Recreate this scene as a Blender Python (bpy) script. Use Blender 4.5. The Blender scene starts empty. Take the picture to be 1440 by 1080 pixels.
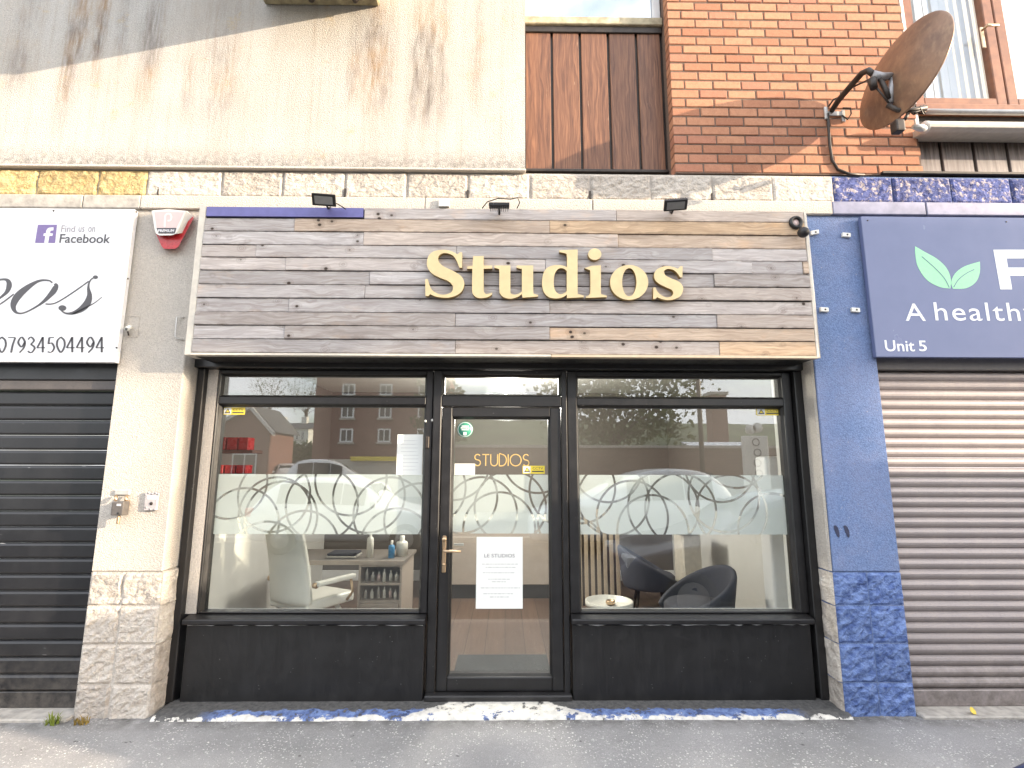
import bpy, bmesh, math, random
from mathutils import Vector, Matrix, noise as mnoise
random.seed(7)
R = math.radians
S = bpy.context.scene
COL = S.collection

# ------------------------------------------------------------------ camera, sky, sun, exposure
CAM_F, PITCH, YAW, ROLL = 720.0, R(9.05), R(0.69), R(0.15)
CAM_O = Vector((0.0, -3.75, 1.667))
fw = Vector((math.sin(YAW)*math.cos(PITCH), math.cos(YAW)*math.cos(PITCH), math.sin(PITCH)))
rt = Vector((math.cos(YAW), -math.sin(YAW), 0)); up = rt.cross(fw)
rt, up = rt*math.cos(ROLL)+up*math.sin(ROLL), -rt*math.sin(ROLL)+up*math.cos(ROLL)
cd = bpy.data.cameras.new('camera'); cam = bpy.data.objects.new('camera', cd); COL.objects.link(cam)
cd.sensor_width = 36; cd.lens = 36*CAM_F/1440; cd.clip_start = 0.05; cd.clip_end = 2000
cam.matrix_world = Matrix(((rt.x, up.x, -fw.x, CAM_O.x), (rt.y, up.y, -fw.y, CAM_O.y), (rt.z, up.z, -fw.z, CAM_O.z), (0, 0, 0, 1)))
S.camera = cam

SUN_EL, SUN_AZ = R(12.5), R(109)         # azimuth clockwise from +Y (into the shop)
W = bpy.data.worlds.new('World'); S.world = W; W.use_nodes = True
nt = W.node_tree; nt.nodes.clear()
wo = nt.nodes.new('ShaderNodeOutputWorld'); wb = nt.nodes.new('ShaderNodeBackground')
sk = nt.nodes.new('ShaderNodeTexSky'); sk.sky_type = 'NISHITA'; sk.sun_disc = False
sk.sun_elevation = SUN_EL; sk.sun_rotation = SUN_AZ; sk.air_density = 1.0; sk.dust_density = 2.0; sk.ozone_density = 1.0
tc = nt.nodes.new('ShaderNodeTexCoord'); mp = nt.nodes.new('ShaderNodeMapping'); mp.inputs['Scale'].default_value = (1, 1, 2.6)
cn = nt.nodes.new('ShaderNodeTexNoise'); cn.inputs['Scale'].default_value = 2.6; cn.inputs['Detail'].default_value = 8; cn.inputs['Roughness'].default_value = .58
cr = nt.nodes.new('ShaderNodeValToRGB'); cr.color_ramp.elements[0].position = .36; cr.color_ramp.elements[1].position = .54
cg = nt.nodes.new('ShaderNodeMixRGB'); cg.inputs[1].default_value = (5.6, 5.65, 5.8, 1); cg.inputs[2].default_value = (3.4, 3.5, 3.75, 1)     # bright and greyer cloud
cn2 = nt.nodes.new('ShaderNodeTexNoise'); cn2.inputs['Scale'].default_value = 4.5; cn2.inputs['Detail'].default_value = 6
nt.links.new(mp.outputs[0], cn2.inputs['Vector']); nt.links.new(cn2.outputs['Fac'], cg.inputs[0])
cm = nt.nodes.new('ShaderNodeMixRGB')
nt.links.new(tc.outputs['Generated'], mp.inputs['Vector']); nt.links.new(mp.outputs[0], cn.inputs['Vector']); nt.links.new(cn.outputs['Fac'], cr.inputs[0])
nt.links.new(cr.outputs[0], cm.inputs[0]); nt.links.new(sk.outputs[0], cm.inputs[1]); nt.links.new(cg.outputs[0], cm.inputs[2])
nt.links.new(cm.outputs[0], wb.inputs['Color']); wb.inputs['Strength'].default_value = 0.15
nt.links.new(wb.outputs[0], wo.inputs['Surface'])
sd = bpy.data.lights.new('sun', 'SUN'); sun = bpy.data.objects.new('sun', sd); COL.objects.link(sun)
sd.energy = 2.6; sd.angle = R(0.5); sd.color = (1.0, .83, .63)
sdir = Vector((math.sin(SUN_AZ)*math.cos(SUN_EL), math.cos(SUN_AZ)*math.cos(SUN_EL), math.sin(SUN_EL)))
sun.rotation_euler = sdir.to_track_quat('Z', 'Y').to_euler(); sun.location = (12, -6, 9)
vs = S.view_settings; vs.view_transform = 'Standard'; vs.look = 'None'; vs.gamma = 1; vs.use_curve_mapping = False
vs.exposure = 2.25
S.render.engine = 'CYCLES'
S.cycles.use_denoising = True
S.cycles.max_bounces = 8; S.cycles.transparent_max_bounces = 16
S.cycles.sample_clamp_indirect = 8; S.cycles.caustics_reflective = False; S.cycles.caustics_refractive = False

def at(x, y, Y):                      # pixel of the 1440x1080 photograph -> point on the plane at depth Y
    d = rt*((x-720)/CAM_F) - up*((y-540)/CAM_F) + fw
    return CAM_O + d*((Y-CAM_O.y)/d.y)
def ax(x, y, Y): return at(x, y, Y).x
def az(x, y, Y): return at(x, y, Y).z
YG = 0.27                             # plane of the panes
def refl(x, y, Y):                    # point at depth Y in the street whose mirror image in the panes shows at that pixel
    p = at(x, y, 2*YG-Y); return Vector((p.x, Y, p.z))

# ------------------------------------------------------------------ materials
class NG:
    def __init__(s, name):
        s.m = bpy.data.materials.new(name); s.m.use_nodes = True; s.t = s.m.node_tree; s.t.nodes.clear()
        s.o = s.t.nodes.new('ShaderNodeOutputMaterial'); s._c = s.t.nodes.new('ShaderNodeTexCoord')
    def obj(s): return s._c.outputs['Object']
    def n(s, typ, ins=None, **kw):
        nd = s.t.nodes.new(typ)
        for k, v in kw.items(): setattr(nd, k, v)
        for k, v in (ins or {}).items(): s.set(nd.inputs[k], v)
        return nd
    def set(s, sock, v):
        if hasattr(v, 'links') or isinstance(v, bpy.types.NodeSocket): s.t.links.new(v, sock)
        else:
            if hasattr(sock.default_value, '__len__') and isinstance(v, (tuple, list)) and len(v) == 3 and len(sock.default_value) == 4: v = (*v, 1)
            sock.default_value = v
    def info(s, k): 
        return s.n('ShaderNodeObjectInfo').outputs[k]
    def map(s, vec, scale=(1, 1, 1), loc=(0, 0, 0), rot=(0, 0, 0)):
        return s.n('ShaderNodeMapping', {'Vector': vec, 'Scale': scale, 'Location': loc, 'Rotation': rot}).outputs[0]
    def noise(s, vec, scale, detail=4, rough=.55, dist=0, out='Fac'):
        return s.n('ShaderNodeTexNoise', {'Vector': vec, 'Scale': scale, 'Detail': detail, 'Roughness': rough, 'Distortion': dist}).outputs[out]
    def vor(s, vec, scale, feature='F1', out='Distance', rnd=1):
        return s.n('ShaderNodeTexVoronoi', {'Vector': vec, 'Scale': scale, 'Randomness': rnd}, feature=feature).outputs[out]
    def ramp(s, fac, stops, interp='LINEAR'):
        nd = s.n('ShaderNodeValToRGB', {0: fac}); cr = nd.color_ramp; cr.interpolation = interp
        while len(cr.elements) < len(stops): cr.elements.new(.5)
        for e, (p, c) in zip(cr.elements, stops):
            e.position = p; e.color = (c, c, c, 1) if isinstance(c, (int, float)) else (*c, 1)
        return nd.outputs[0]
    def mix(s, fac, a, b, mode='MIX'):
        return s.n('ShaderNodeMixRGB', {0: fac, 1: a, 2: b}, blend_type=mode).outputs[0]
    def math(s, op, a, b=0.0, c=None, clamp=False):
        ins = {0: a, 1: b}
        if c is not None: ins[2] = c
        return s.n('ShaderNodeMath', ins, operation=op, use_clamp=clamp).outputs[0]
    def vmath(s, op, a, b=(0, 0, 0)):
        return s.n('ShaderNodeVectorMath', {0: a, 1: b}, operation=op).outputs[0]
    def sep(s, vec):
        o = s.n('ShaderNodeSeparateXYZ', {0: vec}).outputs; return o[0], o[1], o[2]
    def comb(s, x, y, z): return s.n('ShaderNodeCombineXYZ', {0: x, 1: y, 2: z}).outputs[0]
    def rvec(s, k=37.0):
        r = s.info('Random'); return s.n('ShaderNodeVectorMath', {0: s.obj(), 1: s.comb(s.math('MULTIPLY', r, k), s.math('MULTIPLY', r, k*1.7), s.math('MULTIPLY', r, k*.6))}, operation='ADD').outputs[0]
    def bump(s, h, strength=.5, dist=.01, normal=None):
        ins = {'Height': h, 'Strength': strength, 'Distance': dist}
        if normal is not None: ins['Normal'] = normal
        return s.n('ShaderNodeBump', ins).outputs[0]
    def pbr(s, col, rough=.6, metal=0, normal=None, spec=None, **kw):
        p = s.n('ShaderNodeBsdfPrincipled', {'Base Color': col, 'Roughness': rough, 'Metallic': metal})
        if normal is not None: s.set(p.inputs['Normal'], normal)
        if spec is not None: p.inputs['Specular IOR Level'].default_value = spec
        for k, v in kw.items(): s.set(p.inputs[k], v)
        s.t.links.new(p.outputs[0], s.o.inputs[0]); return s.m
    def out(s, sh): s.t.links.new(sh, s.o.inputs[0]); return s.m

def simple(name, col, rough=.5, metal=0, var=.12, scale=30, bump=0, spec=None):
    g = NG(name); v = g.noise(g.obj(), scale, 5)
    c = g.mix(g.ramp(v, [(.3, 0), (.7, 1)]), tuple(x*(1-var) for x in col), tuple(min(1, x*(1+var)) for x in col))
    nb = g.bump(g.noise(g.obj(), scale*3, 3), bump, .004) if bump else None
    rr = g.ramp(v, [(.3, max(.03, rough-.06)), (.7, min(1, rough+.06))])
    return g.pbr(c, rr, metal, nb, spec)

MT = {}
def roughcast(name, base, dark, speck=.35, streaks=(), grime_z=None, lichen=0.0, chips=None):
    g = NG(name); o = g.n('ShaderNodeNewGeometry').outputs['Position']; x, y, z = g.sep(o)
    fine = g.noise(o, 95, 4, .7); peb = g.vor(o, 120)
    big = g.noise(o, 1.6, 5); mid = g.noise(o, 9, 5)
    c = g.mix(g.ramp(fine, [(.32, 0), (.66, 1)]), tuple(b*(1-speck) for b in base), tuple(min(1, b*1.1) for b in base))
    c = g.mix(g.math('MULTIPLY', g.ramp(big, [(.42, 0), (.72, 1)]), .35), c, dark)
    c = g.mix(g.math('MULTIPLY', g.ramp(mid, [(.5, 0), (.75, 1)]), .18), c, dark)
    if streaks:
        tot = None
        wob = g.math('MULTIPLY', g.math('SUBTRACT', g.noise(g.map(o, (1, 1, .8)), 3, 3), .5), .16)
        xs = g.math('ADD', x, wob)
        for (x0, w, zt, zb, a) in streaks:
            d = g.math('DIVIDE', g.math('SUBTRACT', xs, x0), w)
            k = g.math('EXPONENT', g.math('MULTIPLY', g.math('MULTIPLY', d, d), -1))
            f = g.n('ShaderNodeMapRange', {0: z, 1: zb, 2: zb+(zt-zb)*.6, 3: 0, 4: a}, interpolation_type='SMOOTHSTEP').outputs[0]
            f2 = g.n('ShaderNodeMapRange', {0: z, 1: zt, 2: zt+.25, 3: 1, 4: .55}).outputs[0]
            v = g.math('MULTIPLY', g.math('MULTIPLY', k, f), f2)
            tot = v if tot is None else g.math('ADD', tot, v)
        grit = g.ramp(g.noise(g.map(o, (1, 1, .13)), 42, 6, .75), [(.36, .2), (.64, 1)])
        sm = g.math('MULTIPLY', tot, grit, clamp=True)
        tint = g.mix(g.ramp(g.noise(o, 2.2, 3), [(.45, 0), (.6, 1)]), (.13, .105, .09), (.29, .17, .075))
        c = g.mix(sm, c, tint)
        vs_ = g.ramp(g.noise(g.map(o, (11, 1, .30)), 1.4, 6, .7), [(.48, 0), (.72, 1)])
        c = g.mix(g.math('MULTIPLY', vs_, g.math('MULTIPLY', grit, .5)), c, (.30, .22, .155))
    if lichen:
        c = g.mix(g.math('MULTIPLY', g.ramp(g.noise(o, 5, 6, .7), [(.60, 0), (.70, 1)]), lichen), c, (.50, .34, .12))
    if grime_z is not None:
        f = g.n('ShaderNodeMapRange', {0: z, 1: grime_z[0], 2: grime_z[1], 3: grime_z[2], 4: 0}).outputs[0]
        f = g.math('MULTIPLY', f, g.ramp(g.noise(o, 26, 5, .7), [(.35, 0), (.6, 1)]))
        c = g.mix(f, c, (.10, .09, .08))
    if chips is not None:
        f = g.ramp(g.noise(o, 34, 3, .6), [(.70, 0), (.74, 1)])
        c = g.mix(f, c, chips)
    h = g.math('ADD', g.math('MULTIPLY', fine, .8), g.math('MULTIPLY', g.math('SUBTRACT', 1, peb), .5))
    n1 = g.bump(h, .55, .012)
    return g.pbr(c, .92, 0, n1, .25)

def splitface(name, base, dark, wear=None):
    g = NG(name); o = g.rvec(); 
    a = g.noise(g.map(o, (1, 1, 1.3), rot=(0, R(35), 0)), 19, 5, .6, .3); b = g.noise(o, 60, 4, .7); r = g.info('Random')
    c = g.mix(g.ramp(a, [(.34, 0), (.6, 1)]), dark, base)
    c = g.mix(g.math('MULTIPLY', g.ramp(b, [(.4, 1), (.62, 0)]), .25), c, tuple(x*.55 for x in dark))
    c = g.mix(.16, c, g.mix(r, (0.0, 0.0, 0.0), (1, 1, 1)), 'OVERLAY')
    if wear is not None:
        c = g.mix(g.ramp(g.noise(o, 22, 6, .75), [(.52, 0), (.60, 1)]), c, wear)
    n1 = g.bump(g.math('ADD', a, g.math('MULTIPLY', b, .25)), .9, .03)
    return g.pbr(c, .9, 0, n1, .25)

def mk_brick():
    g = NG('brick'); o = g.rvec(); r = g.info('Random')
    c = g.ramp(r, [(0, (.35, .155, .090)), (.35, (.44, .210, .122)), (.7, (.50, .250, .145)), (1, (.39, .170, .110))])
    c = g.mix(g.math('MULTIPLY', g.ramp(g.noise(o, 26, 6, .7), [(.42, 0), (.7, 1)]), .4), c, (.26, .105, .062))
    c = g.mix(g.math('MULTIPLY', g.ramp(g.noise(o, 120, 3, .7), [(.58, 0), (.68, 1)]), .35), c, (.56, .33, .22))
    return g.pbr(c, .85, 0, g.bump(g.noise(o, 70, 5, .7), .4, .006), .3)
def mk_plank():
    g = NG('weathered_plank'); o = g.rvec(9.0); col = g.info('Color'); r = g.info('Random')
    x, y, z = g.sep(o)
    warp = g.noise(g.map(o, (1.2, 1, 3.5)), 2.2, 3, .5)
    gv = g.comb(g.math('MULTIPLY', x, 1.1), y, g.math('ADD', g.math('MULTIPLY', z, 26), g.math('MULTIPLY', warp, 4.5)))
    grain = g.noise(gv, 2.4, 6, .62); fineg = g.noise(g.map(o, (6, 20, 190)), 1.0, 4, .6)
    blot = g.noise(g.map(o, (1.0, 1, 2.2)), 3.2, 4, .6)
    c = g.mix(g.ramp(grain, [(.34, 0), (.58, 1)]), g.mix(1, col, (.62, .58, .56), 'MULTIPLY'), col)
    c = g.mix(g.math('MULTIPLY', g.ramp(fineg, [(.40, 1), (.58, 0)]), .45), c, g.mix(1, col, (.55, .50, .48), 'MULTIPLY'))
    c = g.mix(g.math('MULTIPLY', g.ramp(blot, [(.40, 1), (.62, 0)]), .5), c, g.mix(1, col, (.68, .66, .66), 'MULTIPLY'))
    org = g.ramp(g.noise(g.map(o, (.8, 1, 1.6)), 2.6, 4, .6), [(.60, 0), (.74, 1)])
    c = g.mix(g.math('MULTIPLY', org, .45), c, g.mix(1, col, (1.12, .86, .62), 'MULTIPLY'))
    strk = g.ramp(g.noise(g.map(o, (2.2, 6, 60)), 1.0, 5, .65), [(.56, 0), (.68, 1)])
    c = g.mix(g.math('MULTIPLY', strk, .42), c, g.mix(1, col, (.40, .37, .36), 'MULTIPLY'))
    kv = g.map(o, (7.5, .001, 9.5)); kn = g.n('ShaderNodeTexVoronoi', {'Vector': kv, 'Scale': 1.0, 'Randomness': 1.0})
    kd = g.math('ADD', kn.outputs['Distance'], g.math('MULTIPLY', g.math('SUBTRACT', g.noise(o, 40, 3), .5), .05))
    pick = g.math('GREATER_THAN', g.sep(kn.outputs['Color'])[0], .56)
    core = g.math('MULTIPLY', g.ramp(kd, [(.07, 1), (.14, 0)]), pick)
    ring = g.math('MULTIPLY', g.ramp(kd, [(.08, .8), (.14, .1), (.17, .5), (.21, .05), (.25, .3), (.33, 0)]), pick)
    c = g.mix(g.math('MULTIPLY', ring, .75), c, (.12, .085, .06)); c = g.mix(core, c, (.05, .035, .028))
    edge = g.n('ShaderNodeMapRange', {0: g.math('ABSOLUTE', g.sep(g.obj())[2]), 1: .030, 2: .050, 3: 0, 4: 1}).outputs[0]
    c = g.mix(g.math('MULTIPLY', edge, g.ramp(g.noise(g.map(o, (3, 3, 3)), 3, 4), [(.42, 0), (.62, .55)])), c, (.11, .09, .08))
    h = g.math('ADD', g.math('MULTIPLY', fineg, .6), grain)
    return g.pbr(c, .85, 0, g.bump(h, .35, .004), .2)
def mk_stainwood(name, light, dark, bleach=None):
    g = NG(name); o = g.rvec(5.0); x, y, z = g.sep(o)
    warp = g.noise(g.map(o, (3, 1, 1)), 1.6, 3)
    gv = g.comb(g.math('ADD', g.math('MULTIPLY', x, 26), g.math('MULTIPLY', warp, 3.5)), y, g.math('MULTIPLY', z, 1.1))
    gr = g.noise(gv, 2.2, 6, .62); f = g.noise(g.map(o, (150, 20, 4)), 1, 4)
    c = g.mix(g.ramp(gr, [(.34, 0), (.62, 1)]), dark, light)
    c = g.mix(g.math('MULTIPLY', g.ramp(f, [(.42, 1), (.6, 0)]), .4), c, tuple(d*.6 for d in dark))
    c = g.mix(g.math('MULTIPLY', g.ramp(g.noise(g.map(o, (60, 5, 6)), 1, 3), [(.72, 0), (.76, 1)]), .6), c, (.42, .28, .18))
    if bleach:
        zz = g.sep(g.obj())[2]
        k = g.math('ADD', g.n('ShaderNodeMapRange', {0: zz, 1: -.17, 2: .12, 3: 1, 4: 0}).outputs[0], g.math('MULTIPLY', g.math('SUBTRACT', g.noise(g.map(o, (30, 3, 2)), 1.5, 4), .5), 1.3), clamp=True)
        c = g.mix(g.math('MULTIPLY', k, .7), c, bleach)
    return g.pbr(c, .5, 0, g.bump(g.math('ADD', gr, f), .25, .003), .4)
def mk_black(name, base=.011, rough=.38, dust=.35, streak=True, tint=(1.0, .95, .98)):
    g = NG(name); o = g.obj()
    d = g.ramp(g.noise(o, 7, 6, .7), [(.45, 0), (.8, 1)])
    if streak: d = g.mix(.6, d, g.ramp(g.noise(g.map(o, (28, 28, .9)), 1, 4, .7), [(.5, 0), (.8, 1)]), 'ADD')
    sp = g.ramp(g.vor(o, 38), [(.06, 1), (.11, 0)]); pick = g.ramp(g.noise(o, 9, 4), [(.58, 0), (.62, 1)])
    c = g.mix(g.math('MULTIPLY', d, dust), tuple(base*t for t in tint), (.045, .042, .042))
    c = g.mix(g.math('MULTIPLY', sp, g.math('MULTIPLY', pick, .55)), c, (.35, .34, .33))
    return g.pbr(c, g.ramp(d, [(0, rough), (1, min(1, rough+.22))]), 0, g.bump(g.noise(o, 45, 4), .06, .004), .5)
def mk_shutter(name, base, dirt, rough, metal=0.0):
    g = NG(name); o = g.n('ShaderNodeNewGeometry').outputs['Position']; r = g.info('Random')
    n1 = g.noise(g.map(o, (2.2, 1, 1.1)), 2.2, 7, .72); n2 = g.noise(o, 60, 4, .7)
    c = g.mix(g.math('MULTIPLY', g.ramp(n1, [(.38, 0), (.7, 1)]), .65), base, dirt)
    c = g.mix(g.math('MULTIPLY', g.ramp(n2, [(.5, 0), (.75, 1)]), .35), c, tuple(x*.5 for x in base))
    c = g.mix(g.math('MULTIPLY', r, .3), c, tuple(x*.7 for x in base))
    low = g.n('ShaderNodeMapRange', {0: g.sep(o)[2], 1: .0, 2: .45, 3: .75, 4: 0}).outputs[0]
    c = g.mix(g.math('MULTIPLY', low, g.ramp(g.noise(o, 14, 5, .7), [(.35, 0), (.65, 1)])), c, (.12, .105, .09))
    sc = g.ramp(g.noise(g.map(o, (5, 5, 60), rot=(0, R(25), 0)), 1.0, 2), [(.765, 0), (.78, 1)])
    c = g.mix(g.math('MULTIPLY', sc, .5), c, (.5, .5, .5))
    return g.pbr(c, g.ramp(n1, [(.3, rough), (.8, min(1, rough+.2))]), metal, g.bump(n2, .08, .003), .5)
def mk_asphalt(name, base=.17, chips=True):
    g = NG(name); o = g.obj()
    big = g.noise(o, 1.1, 5, .6); fine = g.noise(o, 150, 4, .8); mid = g.noise(o, 22, 5, .7)
    c = g.mix(g.ramp(big, [(.35, 0), (.68, 1)]), (base*.74, base*.72, base*.70), (base*1.08, base*1.04, base*1.02))
    c = g.mix(g.ramp(fine, [(.36, .5), (.55, 0)]), c, (base*.35,)*3)
    c = g.mix(g.math('MULTIPLY', g.ramp(mid, [(.55, 0), (.75, 1)]), .35), c, (base*1.4, base*1.36, base*1.32))
    h = g.math('ADD', g.math('MULTIPLY', fine, .6), g.math('MULTIPLY', mid, .6))
    if chips:
        w = g.n('ShaderNodeVectorMath', {0: o, 1: g.n('ShaderNodeVectorMath', {0: g.noise(o, 45, 2, out='Color'), 'Scale': .012}, operation='SCALE').outputs[0]}, operation='ADD').outputs[0]
        for sc, lo, th in ((34, .12, .58), (66, .15, .5)):
            v = g.n('ShaderNodeTexVoronoi', {'Vector': w, 'Scale': sc, 'Randomness': 1.0})
            pk = g.math('GREATER_THAN', g.sep(v.outputs['Color'])[0], th)
            cl = g.ramp(g.noise(o, 3.3, 4), [(.40, .15), (.58, 1)])
            k = g.math('MULTIPLY', g.math('MULTIPLY', g.ramp(v.outputs['Distance'], [(lo*1.5, 1), (lo*2.1, 0)]), pk), cl)
            c = g.mix(g.math('MULTIPLY', k, .85), c, g.mix(g.sep(v.outputs['Color'])[1], (.48, .47, .44), (.80, .78, .73)))
            h = g.math('ADD', h, g.math('MULTIPLY', k, .5))
        c = g.mix(g.ramp(g.noise(o, 12, 4, .6), [(.67, 0), (.72, .75)]), c, (.06, .057, .055))
    if chips:
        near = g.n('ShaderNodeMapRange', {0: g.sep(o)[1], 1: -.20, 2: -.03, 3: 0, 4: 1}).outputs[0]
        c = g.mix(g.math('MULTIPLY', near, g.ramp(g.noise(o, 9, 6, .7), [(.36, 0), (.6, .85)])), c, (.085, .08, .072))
    return g.pbr(c, .92, 0, g.bump(h, .6, .008), .25)
def mk_step():
    g = NG('painted_step'); o = g.obj(); x, y, z = g.sep(o)
    n1 = g.noise(g.map(o, (1, 1.6, 1)), 9, 6, .65); n2 = g.noise(o, 22, 5, .6)
    con = g.mix(g.ramp(g.noise(o, 30, 5, .7), [(.35, 0), (.65, 1)]), (.055, .055, .055), (.125, .120, .115))
    dk = g.ramp(n2, [(.4, 0), (.6, 1)])
    blue = g.mix(dk, (.075, .11, .25), (.17, .24, .44)); white = g.mix(dk, (.50, .48, .44), (.66, .63, .57))
    yw = g.math('ADD', y, g.math('MULTIPLY', g.math('SUBTRACT', n1, .5), .17))
    door = g.n('ShaderNodeMapRange', {0: g.math('ABSOLUTE', g.math('ADD', x, .04)), 1: .30, 2: .62, 3: 1, 4: 0}).outputs[0]
    bl = g.n('ShaderNodeMapRange', {0: yw, 1: .040, 2: .046, 3: 1, 4: 0}).outputs[0]
    bl = g.math('MULTIPLY', bl, g.ramp(n2, [(.36, 0), (.40, 1)])); bl = g.math('MULTIPLY', bl, g.n('ShaderNodeMapRange', {0: g.math('ABSOLUTE', x), 1: 1.9, 2: 2.05, 3: 1, 4: 0}).outputs[0])
    wh = g.n('ShaderNodeMapRange', {0: g.math('ADD', yw, g.math('MULTIPLY', door, -.19)), 1: -.034, 2: -.026, 3: 1, 4: 0}).outputs[0]
    wh = g.math('MULTIPLY', wh, g.ramp(g.noise(o, 11, 6, .7), [(.41, 0), (.44, 1)]))
    nb = g.ramp(g.noise(o, 14, 5, .6), [(.60, 0), (.63, 1)])
    c = g.mix(bl, con, blue); c = g.mix(g.math('MULTIPLY', nb, bl), c, (.05, .07, .14)); c = g.mix(wh, c, white)
    return g.pbr(c, .7, 0, g.bump(g.math('ADD', g.math('MULTIPLY', g.math('MAXIMUM', bl, wh), .5), n2), .5, .006), .4)
def mk_glass(name, refl_=.105, tint=(.93, .95, .94)):
    g = NG(name)
    lw = g.n('ShaderNodeLayerWeight', {'Blend': .5}).outputs['Facing']        # same from both sides of the pane
    fac = g.math('ADD', g.math('MULTIPLY', g.math('POWER', lw, 4.0), .55), refl_, clamp=True)
    wob = g.bump(g.noise(g.obj(), 1.6, 1), .012, .02)
    gl = g.n('ShaderNodeBsdfGlossy', {'Color': (.95, .97, .97, 1), 'Roughness': 0.0, 'Normal': wob}); tr = g.n('ShaderNodeBsdfTransparent', {'Color': (*tint, 1)})
    ms = g.n('ShaderNodeMixShader', {0: fac}); g.t.links.new(tr.outputs[0], ms.inputs[1]); g.t.links.new(gl.outputs[0], ms.inputs[2])
    return g.out(ms.outputs[0])
def mk_vinyl(name, circles, r=.274, w=.0095):
    g = NG(name); o = g.obj(); x, y, z = g.sep(o); p = g.comb(x, 0.0, z); tot = None
    for (cx, cz) in circles:
        d = g.n('ShaderNodeVectorMath', {0: p, 1: (cx, 0, cz)}, operation='DISTANCE').outputs['Value']
        v = g.math('ABSOLUTE', g.math('SUBTRACT', d, r))
        tot = v if tot is None else g.math('MINIMUM', tot, v)
    line = g.n('ShaderNodeMapRange', {0: tot, 1: w*.75, 2: w, 3: 1, 4: 0}).outputs[0]
    line = g.math('MULTIPLY', line, g.ramp(g.noise(o, 5, 3), [(.40, .45), (.55, 1)]))
    df = g.n('ShaderNodeBsdfDiffuse', {'Color': (.82, .85, .83, 1)}); tl = g.n('ShaderNodeBsdfTranslucent', {'Color': (.66, .69, .67, 1)})
    m1 = g.n('ShaderNodeMixShader', {0: .30}); g.t.links.new(df.outputs[0], m1.inputs[1]); g.t.links.new(tl.outputs[0], m1.inputs[2])
    tr = g.n('ShaderNodeBsdfTransparent', {'Color': (.93, .95, .94, 1)})
    fac = g.math('SUBTRACT', .94, g.math('MULTIPLY', line, .88))
    m2 = g.n('ShaderNodeMixShader', {0: fac}); g.t.links.new(tr.outputs[0], m2.inputs[1]); g.t.links.new(m1.outputs[0], m2.inputs[2])
    return g.out(m2.outputs[0])
def mk_emit(name, col, st):
    g = NG(name); e = g.n('ShaderNodeEmission', {'Color': (*col, 1), 'Strength': st}); return g.out(e.outputs[0])
def mk_floor():
    g = NG('floor_boards'); o = g.obj(); x, y, z = g.sep(o)
    row = g.math('FLOOR', g.math('DIVIDE', x, .18)); rn = g.n('ShaderNodeTexWhiteNoise', {'W': row}, noise_dimensions='1D').outputs[0]
    gr = g.noise(g.map(o, (30, 1.5, 1)), 1, 5); c = g.mix(gr, (.075, .045, .032), (.19, .125, .09)); c = g.mix(g.math('MULTIPLY', rn, .5), c, (.06, .04, .032))
    fx = g.math('FRACT', g.math('DIVIDE', x, .18)); c = g.mix(g.math('LESS_THAN', fx, .03), c, (.015, .01, .008))
    return g.pbr(c, .38, 0, None, .5)
def mk_leaf(name, a, b):
    g = NG(name); n1 = g.noise(g.obj(), 1.2, 3); r = g.noise(g.obj(), 30, 2)
    c = g.mix(g.ramp(n1, [(.35, 0), (.65, 1)]), a, b); c = g.mix(g.math('MULTIPLY', r, .4), c, tuple(x*.5 for x in a))
    df = g.n('ShaderNodeBsdfDiffuse', {'Color': c}); tl = g.n('ShaderNodeBsdfTranslucent', {'Color': c}); m = g.n('ShaderNodeMixShader', {0: .3})
    g.t.links.new(df.outputs[0], m.inputs[1]); g.t.links.new(tl.outputs[0], m.inputs[2]); return g.out(m.outputs[0])
def mk_brickfar(name, a, b, mort, sc=(1, 1)):
    g = NG(name); o = g.obj(); x, y, z = g.sep(o); v = g.comb(g.math('ADD', x, y), z, 0.0)
    t = g.n('ShaderNodeTexBrick', {'Vector': v, 'Color1': (*a, 1), 'Color2': (*b, 1), 'Mortar': (*mort, 1), 'Scale': 1.0, 'Mortar Size': .008, 'Brick Width': .225, 'Row Height': .075})
    c = g.mix(g.math('MULTIPLY', g.noise(o, .8, 4), .4), t.outputs[0], tuple(q*.6 for q in a)); return g.pbr(c, .9, 0, None, .2)
def mk_dish():
    g = NG('rusty_dish'); o = g.obj()
    n1 = g.noise(o, 5, 6, .7); n2 = g.noise(g.map(o, (1, 1, .4)), 22, 5, .7)
    c = g.mix(g.ramp(n1, [(.35, 0), (.68, 1)]), (.13, .075, .050), (.25, .145, .085))
    c = g.mix(g.math('MULTIPLY', g.ramp(n2, [(.5, 0), (.7, 1)]), .45), c, (.33, .22, .13))
    return g.pbr(c, .42, .25, g.bump(n2, .12, .003), .5)

CREAM, CREAMD = (.53, .485, .43), (.42, .375, .32)
BLUE, BLUED = (.17, .245, .435), (.10, .125, .27)
st = []
for (px, w, zt, zb, a) in ((95, .07, 5.4, 4.1, .8), (128, .06, 5.4, 4.5, .75), (163, .05, 5.3, 4.6, .4), (205, .09, 5.3, 4.3, .6), (265, .05, 4.9, 4.2, .35), (310, .14, 5.0, 4.1, .4), (522, .07, 5.25, 4.2, .75), (543, .06, 5.0, 4.2, .5), (585, .05, 5.2, 4.1, .65), (603, .045, 5.1, 4.05, .75), (622, .05, 5.2, 4.1, .55), (670, .05, 5.1, 4.3, .4), (20, .1, 4.9, 4.5, .5), (497, .06, 4.95, 4.4, .5)):
    st.append((ax(px, 120, -.03), w, zt, zb, a*1.25))
MT['roughcast'] = roughcast('roughcast_render', (.50, .475, .44), (.41, .35, .285), .24, st, (3.95, 4.15, .75), .35)
MT['cream'] = roughcast('cream_roughcast', CREAM, CREAMD, .22)
MT['cream_dirty'] = roughcast('cream_trim', (.56, .51, .45), CREAMD, .15)
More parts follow.
